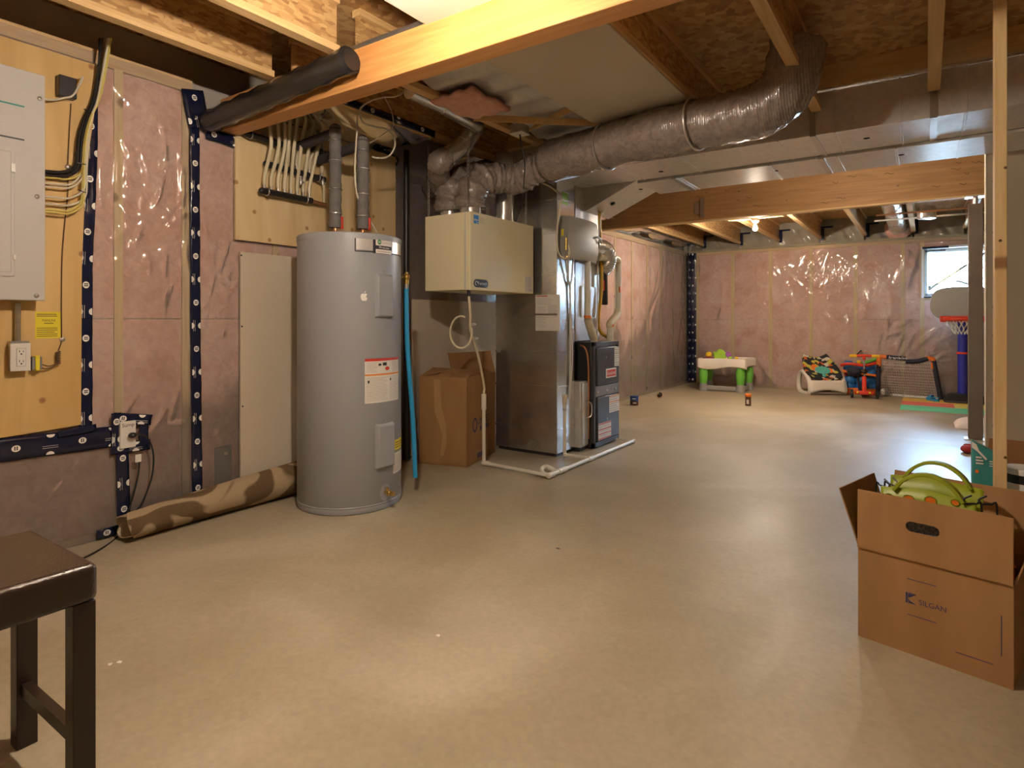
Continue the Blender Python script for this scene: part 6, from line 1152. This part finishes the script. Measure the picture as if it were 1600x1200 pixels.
# front flap with an oblong handle hole (quads around the hole)
F2 = lambda u, z, off=0.0: S2(u, -0.004 - off + 0.02 * z, H2 + z)
hc, hz, ha, hb_ = W2 * 0.455, 0.122, 0.052, 0.019; n = 32; hole = []
for k in range(n):
    q = 6.2832 * k / n; s_ = 1 if math.cos(q) > 0 else -1; hole.append((hc + s_ * (ha - hb_) + hb_ * math.cos(q), hz + hb_ * math.sin(q)))
Hf = 0.222; outer = []
for (x, z) in hole:
    dx, dz = x - hc, z - hz; k = min((W2 - hc) / dx if dx > 1e-6 else 1e9, -hc / dx if dx < -1e-6 else 1e9, (Hf - hz) / dz if dz > 1e-6 else 1e9, -hz / dz if dz < -1e-6 else 1e9); outer.append((hc + dx * k, hz + dz * k))
for (cx, cz) in ((0, 0), (W2, 0), (W2, Hf), (0, Hf)): i = min(range(n), key=lambda i_: (outer[i_][0] - cx) ** 2 + (outer[i_][1] - cz) ** 2); outer[i] = (cx, cz)
m = MB()
for off in (0.0, 0.005):
    for k in range(n): l = (k + 1) % n; m.face([F2(*outer[k], off), F2(*outer[l], off), F2(*hole[l], off), F2(*hole[k], off)])
for k in range(n): l = (k + 1) % n; m.face([F2(*hole[k], 0), F2(*hole[l], 0), F2(*hole[l], 0.005), F2(*hole[k], 0.005)]); m.face([F2(*outer[k], 0), F2(*outer[l], 0), F2(*outer[l], 0.005), F2(*outer[k], 0.005)])
m.build('front_flap', 'cardboard', bx, smooth=False)
slab(bx, 'side_flap', [S2(0, 0.0, H2), S2(0, D2, H2), S2(-0.055, D2 - 0.02, H2 + 0.215), S2(-0.065, -0.015, H2 + 0.215)], tuple(ux * 0.005), 'cardboard_dark')
slab(bx, 'back_flap', [S2(0, D2 - 0.005, H2), S2(W2, D2 - 0.005, H2), S2(W2 + 0.005, D2 + 0.06, H2 + 0.22), S2(0.005, D2 + 0.06, H2 + 0.225)], tuple(uy * 0.005), 'cardboard')
slab(bx, 'side_flap', [S2(W2, 0.0, H2), S2(W2, D2, H2), S2(W2 + 0.075, D2, H2 + 0.21), S2(W2 + 0.06, 0.02, H2 + 0.20)], tuple(ux * 0.005), 'cardboard_dark')
Pfr = lambda u, v, off=0.0: S2(u, -0.0007 - off, v)
m = MB(); m.rect(Pfr, 0.165, 0.255, 0.272, 0.2745).rect(Pfr, 0.165, 0.255, 0.142, 0.1445).rect(Pfr, 0.435, 0.4375, 0.10, 0.235).rect(Pfr, 0.31, 0.415, 0.062, 0.0645); q = 0.16; z0 = 0.185; m.build('printed_rules', 'print_navy', bx); m = MB()
m.poly(Pfr, [(q, z0), (q, z0 + 0.038), (q + 0.006, z0 + 0.038), (q + 0.006, z0)])
for k in range(4): m.poly(Pfr, [(q + 0.009 + k * 0.007, z0 + 0.038), (q + 0.014 + k * 0.007, z0 + 0.038), (q + 0.008, z0 + 0.024 - k * 0.002), (q + 0.008, z0 + 0.028 - k * 0.002)]); m.poly(Pfr, [(q + 0.009 + k * 0.007, z0), (q + 0.014 + k * 0.007, z0), (q + 0.009, z0 + 0.016 - k * 0.002), (q + 0.008, z0 + 0.012 - k * 0.002)])
m.build('printed_mark', 'print_navy', bx); MB().text(Pfr, 'SILGAN', 0.243, z0 + 0.013, 0.026, 0, 0.082).build('printed_name', 'print_navy', bx)
# green tote bag in the box
tb = thing('tote_bag', S2(0.2, 0.18, 0.3), 'lime green rubber tote with round holes inside the open moving box', 'bag')
def tote_side(v0, lean, name, hz_):
    m = MB(); nn = 36
    Pq_ = lambda u, z, off=0.0: S2(0.05 + u, v0 + lean * z * 0.3 - off, 0.36 + z)
    top = lambda u: hz_ - 0.015 * abs(2 * u / 0.30 - 1)
    m.grid(lambda a, b: Pq_(0.30 * a, -0.05 + (top(0.30 * a) + 0.05) * b), 24, 4)
    o = m.build(name, 'tote_green', tb, solid=0.006)
    arch = spline([Pq_(0.045, top(0.05) - 0.01), Pq_(0.075, hz_ + 0.022), Pq_(0.115, hz_ + 0.05), Pq_(0.155, hz_ + 0.058), Pq_(0.195, hz_ + 0.05), Pq_(0.235, hz_ + 0.022), Pq_(0.265, top(0.25) - 0.01)], 5)
    m = MB(); 
    for i in range(len(arch) - 1): m.bar(arch[i], arch[i + 1] + (arch[i + 1] - arch[i]) * 0.2, 0.012, 0.03, tuple(uy))
    m.build('handle', 'tote_green', tb, bevel=0.002); return Pq_
tote_side(0.20, 0.25, 'back_panel', 0.25); Pq_ = tote_side(0.10, -0.05, 'front_panel', 0.225)
m = MB(); m2 = MB()
for k, (u, z, r) in enumerate(((0.03, 0.175, 0.013), (0.095, 0.18, 0.017), (0.165, 0.19, 0.017), (0.205, 0.165, 0.014), (0.24, 0.20, 0.012), (0.13, 0.145, 0.017), (0.06, 0.11, 0.014), (0.235, 0.10, 0.014), (0.19, 0.10, 0.012), (0.275, 0.15, 0.010))):
    MB().ell(Pq_, u, z, r, r * 0.85, 0.0045, 16).build('hole_lining', 'toy_orange', tb); MB().tube([Pq_(u + r * 1.08 * math.cos(q), z + r * 0.93 * math.sin(q), 0.0045) for q in [6.2832 * j / 18 for j in range(18)]], 0.002, 5, closed=True).build('hole_rim', 'tote_dark', tb)
MB().hexa([S2(0.05, 0.10, 0.25), S2(0.35, 0.10, 0.25), S2(0.35, 0.22, 0.25), S2(0.05, 0.22, 0.25), S2(0.05, 0.10, 0.34), S2(0.35, 0.10, 0.34), S2(0.35, 0.22, 0.34), S2(0.05, 0.22, 0.34)]).build('bottom', 'tote_dark', tb)
wr = thing('wire_rack', S2(0.36, 0.15, 0.2), 'black wire rack with bent hooks beside the green tote', 'rack')
for k, (u, v) in enumerate(((0.362, 0.10), (0.40, 0.13), (0.03, 0.12), (0.045, 0.17))):
    s_ = 1 if u > 0.2 else -1; MB().tube(spline([S2(u, v, 0.02), S2(u, v, 0.25), S2(u + 0.004 * s_, v, 0.55), S2(u - 0.012 * s_, v - 0.004, 0.568), S2(u - 0.04 * s_, v - 0.01, 0.565), S2(u - 0.045 * s_, v - 0.01, 0.58), S2(u - 0.025 * s_, v, 0.595)], 5), 0.0035, 6).build('hook', 'wire_black', wr)
ff_ = MB().grid(lambda a, b: S2(0.14 + 0.22 * a, 0.028 + 0.01 * math.sin(a * 5) - 0.005 * b, 0.22 + 0.31 * b), 8, 8).build('mesh_organizer', 'mesh_grey', label='grey mesh panel seen through the moving box handle hole', cat='organizer', solid=0.006)
MB().ball(S2(0.415, 0.20, 0.30), (0.03, 0.05, 0.06), 12, 8).tube(spline([S2(0.39, 0.2, 0.34), S2(0.415, 0.2, 0.38), S2(0.44, 0.2, 0.34)], 4), 0.008, 6).build('orange_toy', 'toy_orange', label='orange plastic toy tucked in the corner of the moving box', cat='toy')
# second open box behind the stud
S3 = lambda u, v, z: V((0.26 + u, 3.48 + v, z)); W3, D3, H3 = 0.95, 0.62, 0.40
b2 = thing('storage_box', S3(W3 / 2, D3 / 2, 0), 'open brown box behind the bare stud with jars and cloth inside', 'box'); wall4(b2, S3, W3, D3, H3, 'cardboard_dark')
slab(b2, 'back_flap', [S3(0, D3 - 0.005, H3), S3(W3, D3 - 0.005, H3), S3(W3, D3 + 0.03, H3 + 0.185), S3(0.02, D3 + 0.03, H3 + 0.185)], (0, 0.005, 0), 'cardboard_dark'); slab(b2, 'side_flap', [S3(W3, 0, H3), S3(W3, D3, H3), S3(W3 + 0.12, D3, H3 + 0.1), S3(W3 + 0.12, 0, H3 + 0.1)], (0.005, 0, 0), 'cardboard_dark')
MB().grid(lambda a, b: S3(0.01 + (W3 - 0.02) * a, 0.02 + 0.33 * b, 0.39 - 0.01 * math.sin(a * 19) * math.sin(b * 9)), 24, 10).box(0.27, 1.2, 3.50, 3.83, 0.01, 0.37).build('folded_blanket', 'cloth_green', label='green folded blanket filling the front of the storage box', cat='blanket')
MB().grid(lambda a, b: S3(0.2 + 0.72 * a, 0.40 + 0.18 * b, 0.545 + 0.01 * math.sin(a * 15 + b * 6)), 20, 8).box(0.46, 1.18, 3.88, 4.06, 0.012, 0.535).build('red_blanket', 'cloth_red', label='dark red folded cloth at the back of the storage box', cat='cloth')
for k, (u, v, r) in enumerate(((0.115, 0.11, 0.085), (0.33, 0.14, 0.085), (0.46, 0.08, 0.06))):
    q = S3(u, v, 0.40); j = thing('lidded_tub', q, ('white tub with black band standing between teal pack and stud', 'white tub with black band on the other side of the stud', 'small white tub in front of a larger tub by the stud')[k], 'tub', 'tubs in the storage box')
    MB().lathe(q, [(r * 0.95, 0.0), (r, 0.01), (r, 0.09), (r * 0.96, 0.095)], 26).build('body', 'plastic_white', j); MB().lathe(q, [(r * 1.012, 0.085), (r * 1.012, 0.125), (r * 1.0, 0.126)], 26).build('black_band', 'plastic_black', j); MB().lathe(q, [(r * 1.02, 0.124), (r * 1.02, 0.14), (r * 0.96, 0.148), (0.0, 0.149)], 26).build('lid', 'plastic_white', j)
q0 = oy(1516, 735, 3.46); tl, tr2 = oy(1517, 685, 3.47), oy(1557, 706, 3.47)
tp2 = thing('teal_pack', V((q0.x + 0.05, 3.46, 0)), 'teal plastic pack with white print leaning on the storage box', 'pack')
MB().hexa([(tl.x, 3.40, 0.0), (tr2.x, 3.40, 0.0), (tr2.x, 3.47, 0.0), (tl.x, 3.47, 0.0), (tl.x, 3.415, tl.z), (tr2.x, 3.415, tr2.z), (tr2.x, 3.47, tr2.z), (tl.x, 3.47, tl.z)]).build('pouch', 'teal_pack', tp2, bevel=0.006)
PTk = plane((tl.x, 3.410, 0), (1, 0, 0), (0, 0, 1)); wv_ = tr2.x - tl.x
m = MB().poly(PTk, [(0.0, tl.z - 0.03), (0.0, tl.z - 0.003), (wv_ * 0.18, tl.z - 0.014), (wv_ * 0.28, tl.z - 0.04), (wv_ * 0.6, tl.z - 0.075), (wv_ * 0.55, tl.z - 0.082), (wv_ * 0.2, tl.z - 0.045)], 0.004); m.lines(PTk, wv_ * 0.16, wv_ * 0.46, tl.z - 0.105, tl.z - 0.065, 3, 0.004, 0.5).lines(PTk, wv_ * 0.68, wv_ * 0.95, tr2.z - 0.06, tr2.z - 0.03, 3, 0.004, 0.45); m.build('white_print', 'print_white', tp2); MB().ell(PTk, wv_ * 0.2, tl.z - 0.135, 0.007, 0.008, 0.004).build('orange_print', 'toy_orange', tp2)
# ================================================================== stool in the foreground
c0, c1 = oz(155, 882, 0.6), oz(41, 830, 0.6); sx1 = c0.x; sx0 = c0.x - 0.445; sy1 = c0.y + 0.0; sy0 = sy1 - 0.36
stl = thing('padded_stool', ((sx0 + sx1) / 2, (sy0 + sy1) / 2, 0), 'dark brown leather stool with square wooden legs', 'stool')
MB().box(sx0, sx1, sy0, sy1, 0.51, 0.606).build('seat_cushion', 'leather', stl, bevel=0.018, seg=4)
for x, y in ((sx1 - 0.055, sy1 - 0.055), (sx0 + 0.005, sy1 - 0.055), (sx1 - 0.055, sy0 + 0.005), (sx0 + 0.005, sy0 + 0.005)): MB().box(x, x + 0.05, y, y + 0.05, 0.0, 0.512).build('leg', 'stool_wood', stl, bevel=0.002)
for y in (sy1 - 0.045, sy0 + 0.02): MB().box(sx0 + 0.02, sx1 - 0.02, y, y + 0.025, 0.15, 0.185).build('stretcher', 'stool_wood', stl)
# scraps on the floor
rn = random.Random(3)
for k, (a, b) in enumerate(((172, 1038), (186, 1034), (684, 993), (872, 857))):
    q = oz(a, b); MB().prism([q + V((0.012 * math.cos(j * 1.7 + k) * (0.5 + rn.random()), 0.009 * math.sin(j * 1.7 + k), 0)) for j in range(4)], (0, 0, 0.0012)).build('paper_scrap', 'paper' if k < 3 else 'plastic_black', label=('tiny white paper scrap near the stool legs', 'second tiny white paper scrap near the stool legs', 'tiny white paper scrap out on the open concrete floor')[k] if k < 3 else 'tiny black chip on the open concrete floor', cat='scrap', group='floor scraps' if k < 3 else None)
